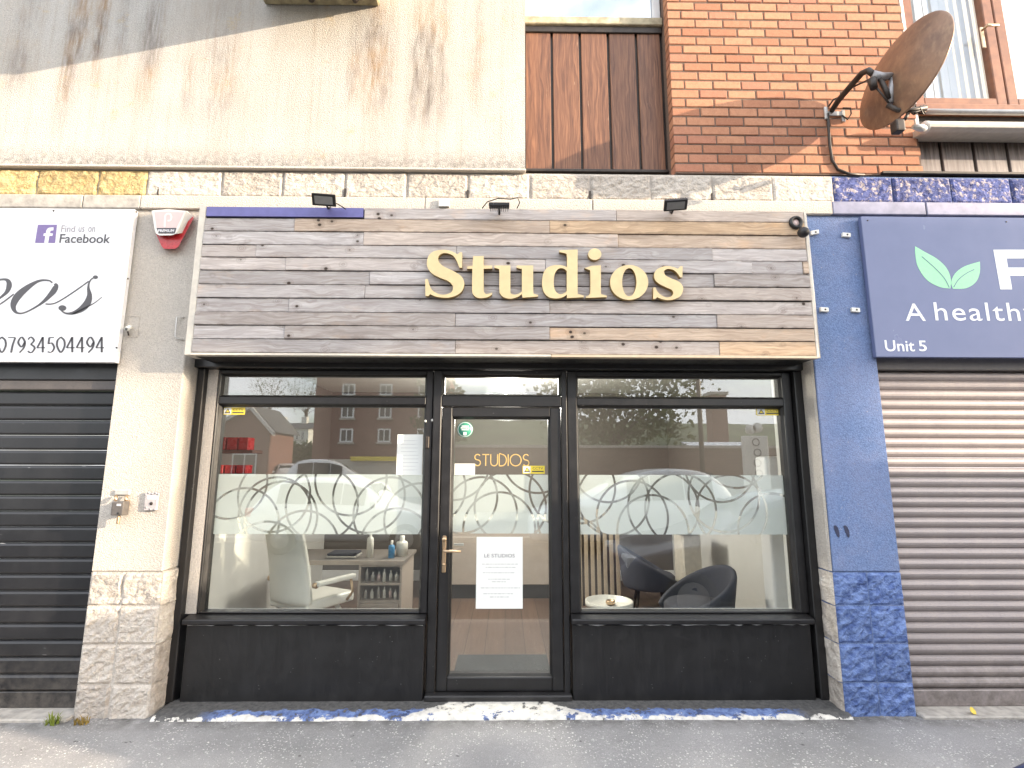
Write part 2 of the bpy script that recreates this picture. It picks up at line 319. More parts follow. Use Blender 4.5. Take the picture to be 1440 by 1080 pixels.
MT['blue'] = roughcast('blue_roughcast', BLUE, (.31, .31, .42), .38, chips=(.42, .38, .40))
MT['cream_block'] = splitface('cream_split_face', (.60, .545, .48), (.46, .405, .35))
MT['yellow_block'] = splitface('yellow_split_face', (.60, .46, .24), (.44, .31, .14))
MT['blue_block'] = splitface('blue_split_face', (.19, .27, .50), (.065, .105, .27))
MT['blue_block_worn'] = splitface('worn_blue_split_face', (.115, .14, .33), (.05, .06, .17), (.45, .39, .38))
MT['brick'] = mk_brick()
MT['mortar'] = simple('mortar', (.15, .10, .075), .95, 0, .25, 60, .4)
MT['plank'] = mk_plank()
MT['cladding'] = mk_stainwood('stained_cladding', (.27, .125, .065), (.115, .050, .030))
MT['cladding_grey'] = mk_stainwood('weathered_cladding', (.075, .048, .036), (.03, .02, .016), (.36, .31, .29))
MT['black'] = mk_black('black_frame', .011, .34, .22)
MT['black_panel'] = mk_black('black_panel', .008, .42, .16)
MT['black_metal'] = mk_black('black_metal', .012, .45, .6, False)
MT['shutter_dark'] = mk_shutter('charcoal_shutter', (.008, .008, .0105), (.020, .020, .021), .30)
MT['shutter_box'] = mk_shutter('grey_shutter_box', (.085, .075, .072), (.17, .15, .14), .45)
MT['shutter_brown'] = mk_shutter('brown_grey_shutter', (.34, .295, .285), (.44, .38, .35), .42, .25)
MT['asphalt'] = mk_asphalt('asphalt_with_chips', .34)
MT['road'] = mk_asphalt('road_asphalt', .10, False)
MT['step'] = mk_step()
MT['concrete'] = simple('concrete', (.40, .37, .33), .9, 0, .25, 18, .5)
MT['mossy'] = simple('mossy_concrete', (.30, .26, .16), .95, 0, .5, 14, .6)
MT['glass'] = mk_glass('window_glass')
MT['white_board'] = simple('white_sign_board', (.72, .72, .73), .28, 0, .01, 4)
MT['navy_board'] = simple('navy_sign_board', (.125, .15, .275), .22, 0, .05, 4)
MT['print_dark'] = simple('dark_grey_print', (.055, .05, .055), .4, 0, .1, 40)
MT['print_purple'] = simple('purple_print', (.17, .115, .30), .4, 0, .1, 40)
MT['print_grey'] = simple('grey_print', (.28, .26, .28), .5, 0, .1, 40)
MT['print_pale'] = simple('pale_grey_print', (.50, .50, .49), .6, 0, .05, 40)
MT['print_white'] = simple('white_print', (.80, .80, .82), .4, 0, .03, 40)
MT['leaf_print'] = simple('mint_print', (.30, .68, .40), .4, 0, .05, 40)
MT['gold'] = simple('gold_letter_face', (.70, .545, .29), .42, 0, .09, 9)
MT['gold_edge'] = simple('gold_letter_edge', (.30, .20, .07), .5, 0, .2, 20)
MT['gold_vinyl'] = simple('gold_vinyl', (.70, .47, .16), .35, .3, .05, 40)
MT['brass'] = simple('brass', (.55, .40, .26), .36, .9, .1, 30)
MT['white_pvc'] = simple('white_pvc', (.70, .70, .70), .35, 0, .04, 10)
MT['purple_trim'] = simple('violet_blue_strip', (.13, .125, .33), .45, 0, .12, 12)
MT['grey_metal'] = simple('grey_metal', (.30, .29, .29), .45, .5, .15, 20)
MT['pale_metal'] = simple('pale_metal', (.52, .50, .47), .4, .4, .12, 20)
MT['dark_metal'] = simple('dark_metal', (.045, .036, .030), .5, .4, .3, 24)
MT['cream_pvc'] = simple('cream_pvc', (.60, .55, .47), .5, 0, .1, 20)
MT['red_plastic'] = simple('red_plastic', (.42, .018, .022), .28, 0, .08, 20)
MT['pink_plastic'] = simple('pale_pink_plastic', (.66, .50, .47), .4, 0, .04, 20)
MT['white_plastic'] = simple('white_plastic', (.74, .72, .66), .35, 0, .04, 20)
MT['paper'] = simple('white_paper', (.76, .77, .73), .7, 0, .03, 6)
MT['yellow_sticker'] = simple('yellow_sticker', (.80, .62, .06), .4, 0, .05, 30)
MT['green_sticker'] = simple('green_sticker', (.055, .30, .20), .4, 0, .08, 30)
MT['dish'] = mk_dish()
MT['brown_frame'] = simple('brown_door_frame', (.23, .095, .045), .4, 0, .2, 14)
MT['blind'] = simple('white_blind', (.56, .58, .62), .7, 0, .04, 12)
MT['floor'] = mk_floor()
MT['plaster'] = simple('white_plaster', (.62, .61, .58), .8, 0, .04, 6)
MT['white_leather'] = simple('white_leather', (.70, .69, .64), .42, 0, .03, 14, .1)
MT['beige_laminate'] = simple('beige_laminate', (.42, .36, .31), .45, 0, .06, 10)
MT['grey_laminate'] = simple('grey_laminate', (.19, .17, .155), .4, 0, .1, 30)
MT['grey_fabric'] = simple('charcoal_fabric', (.055, .057, .072), .9, 0, .25, 140, .3)
MT['pale_wood'] = simple('pale_slat_wood', (.50, .40, .29), .6, 0, .1, 20)
MT['dark_felt'] = simple('dark_felt', (.10, .075, .06), .95, 0, .1, 60)
MT['blue_plastic'] = simple('blue_plastic', (.10, .30, .55), .3, 0, .1, 20)
MT['mat'] = simple('grey_mat', (.055, .055, .055), .95, 0, .3, 90, .5)
MT['tyre'] = simple('tyre_rubber', (.02, .02, .02), .8, 0, .2, 40)
MT['car_white'] = simple('white_car_paint', (.72, .73, .75), .18, 0, .02, 3)
MT['car_silver'] = simple('silver_car_paint', (.36, .37, .39), .25, .5, .03, 3)
MT['car_navy'] = simple('navy_car_paint', (.022, .030, .075), .18, 0, .1, 3)
MT['car_glass'] = simple('dark_car_glass', (.015, .018, .02), .06, 0, .1, 3)
MT['lamp_red'] = simple('red_lamp_lens', (.55, .02, .02), .2, 0, .1, 10)
MT['lamp_clear'] = simple('clear_lamp_lens', (.65, .66, .68), .15, 0, .05, 10)
MT['far_brick'] = mk_brickfar('far_red_brick', (.235, .105, .085), (.185, .085, .07), (.24, .17, .14))
MT['wall_brick'] = mk_brickfar('low_wall_brick', (.20, .115, .085), (.15, .085, .065), (.2, .16, .14))
MT['far_white'] = simple('far_white_render', (.66, .65, .61), .9, 0, .06, 2)
MT['slate'] = simple('slate_roof', (.075, .078, .085), .7, 0, .25, 8)
MT['bark'] = simple('bark', (.075, .055, .04), .95, 0, .3, 20, .6)
MT['leaf'] = mk_leaf('tree_leaf', (.045, .075, .022), (.085, .125, .035))
MT['hedge'] = mk_leaf('hedge_leaf', (.055, .10, .03), (.11, .16, .05))
MT['grass'] = mk_leaf('weed_leaf', (.16, .22, .04), (.34, .38, .08))
MT['yellow_leaf'] = simple('yellow_leaf', (.70, .52, .06), .6, 0, .15, 40)
MT['hill'] = simple('hill_grass', (.075, .105, .055), .95, 0, .4, .05)
MT['solar'] = simple('pale_roof_sheet', (.55, .58, .64), .25, .1, .06, 3)
MT['bulb'] = mk_emit('lit_bulb', (1.0, .80, .50), 40)

# ------------------------------------------------------------------ mesh helpers
class MB:
    def __init__(s): s.bm = bmesh.new()
    def box(s, x0, x1, y0, y1, z0, z1, bev=0, seg=1, mi=0):
        vs_ = [s.bm.verts.new((x, y, z)) for x in (x0, x1) for y in (y0, y1) for z in (z0, z1)]
        F = [(0, 1, 3, 2), (4, 6, 7, 5), (0, 4, 5, 1), (2, 3, 7, 6), (0, 2, 6, 4), (1, 5, 7, 3)]
        fs = [s.bm.faces.new([vs_[i] for i in f]) for f in F]
        for f in fs: f.material_index = mi
        if bev:
            es = list({e for f in fs for e in f.edges})
            r = bmesh.ops.bevel(s.bm, geom=es, offset=bev, segments=seg, affect='EDGES', profile=.6)
            for f in r['faces']: f.material_index = mi
        return s
    def hexa(s, P, bev=0):           # eight points, x-major like box
        vs_ = [s.bm.verts.new(p) for p in P]
        F = [(0, 1, 3, 2), (4, 6, 7, 5), (0, 4, 5, 1), (2, 3, 7, 6), (0, 2, 6, 4), (1, 5, 7, 3)]
        fs = [s.bm.faces.new([vs_[i] for i in f]) for f in F]
        if bev: bmesh.ops.bevel(s.bm, geom=list({e for f in fs for e in f.edges}), offset=bev, segments=1, affect='EDGES')
        return s
    def prism(s, pts, y0, y1, axis='y', bev=0):   # outline in the plane across axis, pulled from y0 to y1
        def mk(p, d): return {'y': (p[0], d, p[1]), 'x': (d, p[0], p[1]), 'z': (p[0], p[1], d)}[axis]
        a = [s.bm.verts.new(mk(p, y0)) for p in pts]; b = [s.bm.verts.new(mk(p, y1)) for p in pts]
        n = len(pts); fs = [s.bm.faces.new(a), s.bm.faces.new(b[::-1])]
        for i in range(n): fs.append(s.bm.faces.new((a[i], b[i], b[(i+1) % n], a[(i+1) % n])))
        if bev: bmesh.ops.bevel(s.bm, geom=list({e for f in fs for e in f.edges}), offset=bev, segments=2, affect='EDGES', profile=.6)
        return s
    def tube(s, pts, r, seg=8, cap=True):
        pts = [Vector(p) for p in pts]; rings = []; n = len(pts); prev = None
        for i, p in enumerate(pts):
            d = (pts[min(i+1, n-1)]-pts[max(i-1, 0)]).normalized()
            u = d.cross(Vector((0, 0, 1)) if abs(d.z) < .9 else Vector((1, 0, 0))).normalized() if prev is None else (prev-d*prev.dot(d)).normalized()
            prev = u; v = d.cross(u); rr = r[i] if isinstance(r, (list, tuple)) else r
            rings.append([s.bm.verts.new(p+(u*math.cos(2*math.pi*k/seg)+v*math.sin(2*math.pi*k/seg))*rr) for k in range(seg)])
        for a, b in zip(rings, rings[1:]):
            for k in range(seg): f = s.bm.faces.new((a[k], a[(k+1) % seg], b[(k+1) % seg], b[k])); f.smooth = True
        if cap: s.bm.faces.new(rings[0][::-1]); s.bm.faces.new(rings[-1])
        return s
    def lathe(s, prof, c, axis=(0, 0, 1), seg=24, close=True):  # prof: (radius, height)
        ax_ = Vector(axis).normalized(); u = ax_.cross(Vector((0, 0, 1)) if abs(ax_.z) < .9 else Vector((1, 0, 0))).normalized(); v = ax_.cross(u); c = Vector(c); rings = []
        for (r, h) in prof:
            if r < 1e-6: rings.append([s.bm.verts.new(c+ax_*h)]); continue
            rings.append([s.bm.verts.new(c+ax_*h+(u*math.cos(2*math.pi*k/seg)+v*math.sin(2*math.pi*k/seg))*r) for k in range(seg)])
        for a, b in zip(rings, rings[1:]):
            for k in range(seg):
                k2 = (k+1) % seg
                if len(a) == 1 and len(b) == 1: continue
                if len(a) == 1: f = s.bm.faces.new((a[0], b[k], b[k2]))
                elif len(b) == 1: f = s.bm.faces.new((a[k], a[k2], b[0]))
                else: f = s.bm.faces.new((a[k], a[k2], b[k2], b[k]))
                f.smooth = True
        return s
    def quad(s, P, mi=0):
        f = s.bm.faces.new([s.bm.verts.new(p) for p in P]); f.material_index = mi; return s
    def grid(s, fn, nu, nv, smooth=True):
        V = [[s.bm.verts.new(fn(i/nu, j/nv)) for j in range(nv+1)] for i in range(nu+1)]
        for i in range(nu):
            for j in range(nv): f = s.bm.faces.new((V[i][j], V[i+1][j], V[i+1][j+1], V[i][j+1])); f.smooth = smooth
        return s
    def mesh(s, name, mat, off=None):
        if off is not None: bmesh.ops.translate(s.bm, verts=s.bm.verts, vec=-Vector(off))
        bmesh.ops.recalc_face_normals(s.bm, faces=s.bm.faces)
        me = bpy.data.meshes.new(name); s.bm.to_mesh(me); s.bm.free()
        for m in (mat if isinstance(mat, (list, tuple)) else [mat]): me.materials.append(MT[m] if isinstance(m, str) else m)
        return me
    def build(s, name, mat, parent=None, local=False, loc=None):
        """world-space mesh -> one object; origin at the thing (or at loc)"""
        base = Vector((0, 0, 0))
        if parent is not None and not local: base = wloc(parent)
        o_ = Vector(loc) if loc is not None else base
        me = s.mesh(name, mat, None if local else o_)
        ob = bpy.data.objects.new(name, me); COL.objects.link(ob)
        if parent is not None: ob.parent = parent
        if not local: ob.location = o_-base
        elif loc is not None: ob.location = loc
        return ob
def wloc(o):
    v = Vector((0, 0, 0))
    while o is not None: v += o.location; o = o.parent
    return v
def thing(name, label, cat, loc, group=None, rz=0):
    o = bpy.data.objects.new(name, None); COL.objects.link(o); o.location = loc; o.rotation_euler = (0, 0, rz); o.empty_display_size = .1
    return tag(o, label, cat, group)
def tag(o, label, cat, group=None):
    o['label'] = label; o['category'] = cat
    if group: o['group'] = group
    return o
def struct(o): o['kind'] = 'structure'; return o
def box(name, mat, b, parent=None, bev=0, seg=1): return MB().box(*b, bev, seg).build(name, mat, parent)
def inst(me, name, parent, loc, rot=None, sc=None):
    ob = bpy.data.objects.new(name, me); COL.objects.link(ob); ob.parent = parent; ob.location = Vector(loc)-wloc(parent)
    if rot: ob.rotation_euler = rot
    if sc: ob.scale = sc
    return ob
def copy_tree(o, parent=None):
    c = o.copy(); COL.objects.link(c); c.parent = parent
    for ch in list(o.children): copy_tree(ch, c)
    return c
def catmull(P, closed=True, n=6):
    """points (x, y) or (x, y, 'c') for corners -> smooth outline"""
    m = len(P); out = []
    for i in range(m if closed else m-1):
        p1, p2 = P[i], P[(i+1) % m]; p0 = P[(i-1) % m] if closed or i > 0 else p1; p3 = P[(i+2) % m] if closed or i+2 < m else p2
        c1, c2 = len(p1) > 2, len(p2) > 2
        a1 = Vector(p1[:2]); a2 = Vector(p2[:2])
        if c1 and c2: out.append(tuple(a1)); continue
        t1 = (a2-a1)*.5 if c1 else (a2-Vector(p0[:2]))*.5
        t2 = (a2-a1)*.5 if c2 else (Vector(p3[:2])-a1)*.5
        for k in range(n):
            t = k/n; h = (2*t**3-3*t**2+1, t**3-2*t**2+t, -2*t**3+3*t**2, t**3-t**2)
            out.append(tuple(a1*h[0]+t1*h[1]+a2*h[2]+t2*h[3]))
    if not closed: out.append(tuple(P[-1][:2]))
    return out
def fill_mesh(name, loops, y, depth, mats, bevel=0):
    """loops of (x, z) -> filled solid, front at y, back at y+depth (curve fill, then turned into a mesh)"""
    cu = bpy.data.curves.new(name, 'CURVE'); cu.dimensions = '2D'; cu.fill_mode = 'BOTH'; cu.extrude = depth/2; cu.bevel_depth = bevel
    for lp in loops:
        sp = cu.splines.new('POLY'); sp.points.add(len(lp)-1); sp.use_cyclic_u = True
        for p, q in zip(sp.points, lp): p.co = (q[0], q[1], 0, 1)
    return curve_mesh(cu, name, y, depth, mats)
def curve_mesh(cu, name, y, depth, mats):
    ob = bpy.data.objects.new(name, cu); me = bpy.data.meshes.new_from_object(ob); bpy.data.objects.remove(ob)
    for v in me.vertices: x, yy, z = v.co; v.co = (x, y+depth/2-z, yy)
    me.materials.clear()
    for m in mats: me.materials.append(MT[m])
    if len(mats) > 1:
        me.update()
        for f in me.polygons: f.material_index = 0 if (abs(f.normal.y) > .9) else 1
    return me
def link_mesh(me, name, parent=None, loc=None):
    base = wloc(parent) if parent is not None else Vector((0, 0, 0)); o_ = Vector(loc) if loc is not None else base
    for v in me.vertices: v.co -= o_
    ob = bpy.data.objects.new(name, me); COL.objects.link(ob); ob.parent = parent; ob.location = o_-base; me.name = name
    return ob
def text_obj(body, name, mat, x0, x1, z0, z1, y, parent, depth=.002, shear=0, space=1.0, bold=0.0, fit=True):
    """lettering that fills the box x0..x1, z0..z1 on the plane at y"""
    cu = bpy.data.curves.new(name, 'FONT'); cu.body = body; cu.size = 1; cu.extrude = .001; cu.space_character = space; cu.offset = bold; cu.shear = shear; cu.resolution_u = 4
    ob = bpy.data.objects.new(name, cu); me = bpy.data.meshes.new_from_object(ob); bpy.data.objects.remove(ob)
    xs = [v.co.x for v in me.vertices]; ys = [v.co.y for v in me.vertices]; zz = [v.co.z for v in me.vertices]
    a, b, c, d = min(xs), max(xs), min(ys), max(ys); zr = max(max(zz)-min(zz), 1e-6)
    for v in me.vertices:
        v.co = (x0+(v.co.x-a)/(b-a)*(x1-x0), y+depth*(1-(v.co.z-min(zz))/zr)-0*depth, z0+(v.co.y-c)/(d-c)*(z1-z0))
    me.materials.clear(); me.materials.append(MT[mat])
    return link_mesh(me, name, parent)
def pen(P, nib=.5, thick=.012, thin=.003, n=8, closed=False, widths=None):
    """broad-pen stroke: outline loop round a smoothed skeleton; thickness follows stroke direction"""
    sk_ = [Vector(p) for p in catmull(P, closed, n)]; L = []; Rr = []; m = len(sk_)
    for i, p in enumerate(sk_):
        d = (sk_[min(i+1, m-1)]-sk_[max(i-1, 0)]).normalized(); a = math.atan2(d.y, d.x)
        w = thin+(thick-thin)*abs(math.sin(a-nib))
        if widths: w = widths(i/(m-1), a)
        nrm = Vector((-d.y, d.x))*w/2; L.append(tuple(p+nrm)); Rr.append(tuple(p-nrm))
    return L+Rr[::-1]

# ------------------------------------------------------------------ ground
def sheet(name, x0, x1, y0, y1, z, mat, nx=1, ny=1, bumpy=0):
    m = MB(); m.grid(lambda u, v: (x0+(x1-x0)*u, y0+(y1-y0)*v, z+(mnoise.noise(Vector((u*40, v*14, 0)))*bumpy if bumpy else 0)), nx, ny); return struct(m.build(name, mat))
sheet('ground', -600, 600, -600, 300, -.16, 'hill')
sheet('pavement', -30, 30, -1.55, .32, 0.0, 'asphalt', 120, 24, .006)
kb = MB()
sheet('road', -80, 80, -8.2, -1.69, -.13, 'road')
MB().box(-30, 30, -1.69, -1.55, -.3, -.004, .012).build('kerb', 'concrete')['kind'] = 'structure'
MB().box(-80, 80, -8.4, -8.2, -.3, -.01, .012).build('far_kerb', 'concrete')['kind'] = 'structure'
sheet('far_pavement', -80, 80, -30, -8.4, -.02, 'road')
# painted doorstep of the shop
def stepf(u, v):
    x = -2.33+4.66*u
    y = (-.055, -.045, -.03, .0, .06, .12, .19)[min(6, round(v*6))]; z = (-.004, .010, .018, .024, .028, .03, .032)[min(6, round(v*6))]
    k = mnoise.noise(Vector((x*7, y*20, 3))); 
    return (x, y+(k*.012 if v < .5 else 0), z+k*.003)
MB().grid(stepf, 160, 6).build('doorstep', 'step')['kind'] = 'structure'
for (x0, x1, nm) in ((-6.0, -2.87, 'left'), (2.80, 6.0, 'right')):
    o = MB().box(x0, x1, -.06, .16, -.02, .018, .008).build('concrete_sill', 'concrete')
    o['kind'] = 'structure'

# ------------------------------------------------------------------ walls of the terrace
w = thing('rendered_wall', 'stained white roughcast wall above the wooden shop sign, left of the brown cladding', 'wall', (-3, 0, 3.95))
box('wall', 'roughcast', (-7.5, .145, -.03, .30, 3.975, 8.2), w)
box('base_bead', 'cream_dirty', (-7.5, .150, -.045, .0, 3.955, 3.974), w, .004)

bw_ = thing('brick_wall', 'orange red brick wall behind the satellite dish', 'wall', (1.345, 0, 3.975))
BX0, BX1 = 1.345, 3.345
box('mortar_bed', 'mortar', (BX0+.004, BX1-.004, .006, .30, 3.975, 8.2), bw_)
bm_ = [MB().box(-.112, .112, -.05, .05, -.0355, .0355, .004).mesh('brick', 'brick'), MB().box(-.1125, .1115, -.05, .05, -.036, .035, .006).mesh('brick', 'brick')]
bh = MB().box(-.054, .054, -.05, .05, -.0355, .0355, .004).mesh('brick', 'brick')
CH, BW = .0823, .2342
row = 0; z = 3.984
while z < 6.1:
    zc = z+.0365; x = BX0 if row % 2 == 0 else BX0-BW/2
    while x < BX1-.03:
        a, b = max(x, BX0), min(x+BW-.011, BX1)
        if b-a > .03:
            inst(random.choice(bm_), 'brick', bw_, ((a+b)/2, .0495+random.uniform(-.0022, .0022), zc), None, ((b-a)/.224, 1, 1.0))
        x += BW
    if row % 2 == 0: pass
    z += CH; row += 1

bc = thing('block_course', 'band of split faced blocks across the front below the upper wall, yellow, cream then blue', 'stone course', (0, 0, 3.73))
def rough_block(x0, x1, z0, z1, y, mat, parent, amp=.018, seed=0, side=None, name='block', ydepth=.18):
    """split-faced block: dressed margin, broken face"""
    nx, nz = max(6, int((x1-x0)/.016)), max(6, int((z1-z0)/.016)); m = MB()
    def f(u, v):
        x, z_ = x0+(x1-x0)*u, z0+(z1-z0)*v
        e = min(u*(x1-x0), (1-u)*(x1-x0), v*(z1-z0), (1-v)*(z1-z0)); k = min(1, e/.013)
        xs, zs_ = x*.8+z_*.6, z_*.8-x*.6; h = mnoise.fractal(Vector((xs*7+seed*3.1, zs_*16, seed*1.7)), .7, 2.1, 4)*.62+mnoise.noise(Vector((xs*22, zs_*42, seed)))*.42
        return (x, y-k*(.004+amp*(h+.45)), z_)
    m.grid(f, nx, nz, False)
    m.box(x0, x1, y+.0005, y+ydepth, z0, z1)
    return m.build(name, mat, parent, loc=((x0+x1)/2, y, (z0+z1)/2))
jx = [-6.0, -5.54, -5.06, -4.58, -4.13] + [ax(px, 260, 0) for px in (52, 138, 207, 312, 398, 485, 572, 658, 745, 830, 915, 1001, 1086, 1171, 1254, 1336, 1420)] + [4.49, 4.96, 5.43, 5.9]
for i, (a, b) in enumerate(zip(jx, jx[1:])):
    cx = (a+b)/2; mt = 'yellow_block' if cx < -2.83 else ('cream_block' if cx < 2.6 else 'blue_block_worn')
    rough_block(a+.005, b-.005, 3.733, 3.948, 0.0, mt, bc, .012, i)
box('backing', 'cream_dirty', (-7.5, 2.598, .006, .30, 3.55, 3.96), bc); box('backing', 'blue', (2.599, 6.5, .006, .30, 3.55, 3.96), bc)
for px in (223.5, 485.5, 658, 829.5, 1000.5):
    x = ax(px, 272, 0); box('weep_vent', 'dark_metal', (x-.006, x+.006, -.014, .01, 3.742, 3.742+random.uniform(.05, .07)), bc)
lt = thing('lintel_trim', 'flat painted lintel strip running above the shop signs', 'trim', (0, 0, 3.62))
for a, b, mt in ((-6, -3.272, 'concrete'), (-3.266, -2.83, 'concrete'), (-2.827, -.638, 'cream_dirty'), (-.634, .667, 'cream_dirty'), (.672, 2.555, 'cream_dirty'), (2.558, 3.294, 'blue_metal'), (3.301, 6, 'blue_metal')):
    if mt == 'blue_metal' and mt not in MT: MT[mt] = simple('blue_grey_painted_metal', (.22, .22, .30), .5, .2, .25, 9)
    box('lintel', mt, (a, b, -.035, .04, 3.617, 3.726), lt, .006)

# ------------------------------------------------------------------ pilasters
def pilaster(name, label, x0, x1, mshaft, mblock, seed, mside=None):
    t = thing(name, label, 'pilaster', ((x0+x1)/2, 0, 0))
    box('shaft', mshaft, (x0+.004, x1-.004, -.006, .24, .934, 3.62), t, .006)
    xm = (x0+x1)/2+(.0 if seed > 50 else -.02)
    zz = (-.05, .205, .457, .706, .930)
    for i, (a, b) in enumerate(zip(zz, zz[1:])):
        for j, (p, q) in enumerate(((x0, xm-.0025), (xm+.0025, x1))):
            rough_block(p, q, a+.003, b-.003, .004, mblock, t, .018, seed+i*2+j, name='stone', ydepth=.236)
    box('mortar_bed', mshaft, (x0+.006, x1-.006, .0035, .238, -.05, .932), t)
    return t
lp = pilaster('left_pilaster', 'cream roughcast pilaster on split stone blocks left of the shop window', -2.872, -2.375, 'cream', 'cream_block', 11)
rp = pilaster('right_pilaster', 'bright blue roughcast pilaster on blue split stone blocks', 2.312, 2.797, 'blue', 'blue_block', 61)
lp.name = 'pilaster'; rp.name = 'pilaster.001'
for px0 in (1175.5, 1189.5):
    L_ = [(px0-3.2, 740), (px0-1, 738.5), (px0+2.2, 741), (px0+4.5, 747), (px0+5.2, 754), (px0+3.6, 756), (px0+1.5, 753), (px0-1.5, 746)]
    me = fill_mesh('paint_drip', [[(ax(a, b, -.008), az(a, b, -.008)) for a, b in L_]], -.0095, .003, ['dark_blue']) if 'dark_blue' in MT else None
    if me is None:
        MT['dark_blue'] = simple('dark_blue_paint', (.03, .035, .075), .5, 0, .2, 40); me = fill_mesh('paint_drip', [[(ax(a, b, -.008), az(a, b, -.008)) for a, b in L_]], -.0095, .003, ['dark_blue'])
    link_mesh(me, 'paint_drip', rp)
# cream painted inner cheek of the blue pilaster
def cheek(x, y0, y1, z0, z1, seed, rough, parent, name, mat):
    m = MB(); ny, nz = 8, max(8, int((z1-z0)/.03))
    def f(u, v):
        yy, z_ = y0+(y1-y0)*u, z0+(z1-z0)*v
        h = mnoise.fractal(Vector((yy*9+seed, z_*9, seed)), .8, 2.1, 4)*rough
        e = min(u*(y1-y0), (1-u)*(y1-y0))/.02
        return (x-min(1, max(0, e))*(.003+max(0, h+.006)), yy, z_)
    m.grid(f, ny, nz, False)
    return m.build(name, mat, parent)
cheek(2.3115, .002, .17, .936, 2.6, 3, .002, rp, 'cream_cheek', 'cream')
zz = (.0, .205, .457, .706, .930)
for i, (a, b) in enumerate(zip(zz, zz[1:])): cheek(2.3105, .0, .17, a+.003, b-.003, 9+i, .012, rp, 'cream_stone', 'cream_block')
def cheekl(y0, y1, z0, z1, seed, rough, parent, name, mat):
    m = MB(); nz = max(8, int((z1-z0)/.03))
    def f(u, v):
        yy, z_ = y0+(y1-y0)*u, z0+(z1-z0)*v; e = min(u*(y1-y0), (1-u)*(y1-y0))/.02
        h = mnoise.fractal(Vector((yy*9+seed, z_*9, seed)), .8, 2.1, 4)*rough
        return (-2.3735+min(1, max(0, e))*(.003+max(0, h+.006)), yy, z_)
    m.grid(f, 8, nz, False); return m.build(name, mat, parent)
for i, (a, b) in enumerate(zip(zz, zz[1:])): cheekl(.0, .17, a+.003, b-.003, 29+i, .012, lp, 'side_stone', 'cream_block')

# ------------------------------------------------------------------ shopfront joinery
hd = tag(box('head_board', 'black', (-2.40, 2.33, .12, .30, 2.402, 2.56), None, .006), 'long black board across the top of the shop windows, under the wooden sign', 'board')
for nm, x0, x1, lb in (('timber_post', -2.372, -2.318, 'black timber post beside the cream jamb at the left window'), ('timber_post.001', 2.246, 2.309, 'black timber post against the cream cheek of the blue pilaster')):
    tag(MB().box(x0, x1, .155, .30, .02, 2.40, .005).build(nm, 'black'), lb, 'post')
tag(box('wall_strip', 'cream', (-2.317, -2.240, .205, .30, .60, 2.40)), 'narrow cream wall strip between post and left window frame', 'wall')

def frame(m, x0, x1, z0, z1, wl, wr, wb_, wt, y0, y1, bev=.006):
    m.box(x0, x0+wl, y0, y1, z0, z1, bev); m.box(x1-wr, x1, y0, y1, z0, z1, bev)
    m.box(x0+wl, x1-wr, y0+.0015, y1, z0, z0+wb_, bev); m.box(x0+wl, x1-wr, y0+.0015, y1, z1-wt, z1, bev)
def bead(m, x0, x1, z0, z1, y0, y1, w_=.016):   # sloped glazing bead round a pane
    for (P, Q) in (((x0, z0), (x1, z0)), ((x1, z0), (x1, z1)), ((x1, z1), (x0, z1)), ((x0, z1), (x0, z0))):
        c = ((x0+x1)/2, (z0+z1)/2)
        ins = lambda p: (p[0]+(w_ if p[0] < c[0] else -w_), p[1]+(w_ if p[1] < c[1] else -w_))
        p, q = ins(P), ins(Q)
        m.quad([(P[0], y0, P[1]), (Q[0], y0, Q[1]), (q[0], y1, q[1]), (p[0], y1, p[1])])
        m.quad([(p[0], y1, p[1]), (q[0], y1, q[1]), (q[0], y1+.05, q[1]), (p[0], y1+.05, p[1])])
VZ0, VZ1 = 1.150, 1.597
def circ(x0, y0, sc, L): return [(ax(x0+a/sc, y0+b/sc, YG), az(x0+a/sc, y0+b/sc, YG)) for a, b in L]
CL = circ(280, 500, 4.153, [(885, 720), (990, 820), (1110, 925), (1150, 1110), (1290, 960), (715, 870), (435, 815), (475, 950), (600, 1125), (440, 925), (185, 740), (250, 990), (380, 1190)])
CD = circ(590, 520, 4.152, [(360, 840), (465, 930), (530, 800), (245, 740), (60, 690), (200, 550), (690, 510), (850, 700), (900, 880)])
CR = circ(790, 500, 4.114, [(265, 640), (105, 760), (410, 935), (530, 1020), (590, 880), (300, 830), (915, 640), (940, 810), (690, 890), (985, 900), (1230, 1010), (1000, 560), (60, 1150)])
MT['glass_clear'] = mk_glass('clear_glass', .03, (.97, .98, .98)); MT['vinyl_l'] = mk_vinyl('frosted_vinyl_left', [(a, b) for a, b in CL]); MT['vinyl_r'] = mk_vinyl('frosted_vinyl_right', CR); MT['vinyl_d'] = mk_vinyl('frosted_vinyl_door', CD)
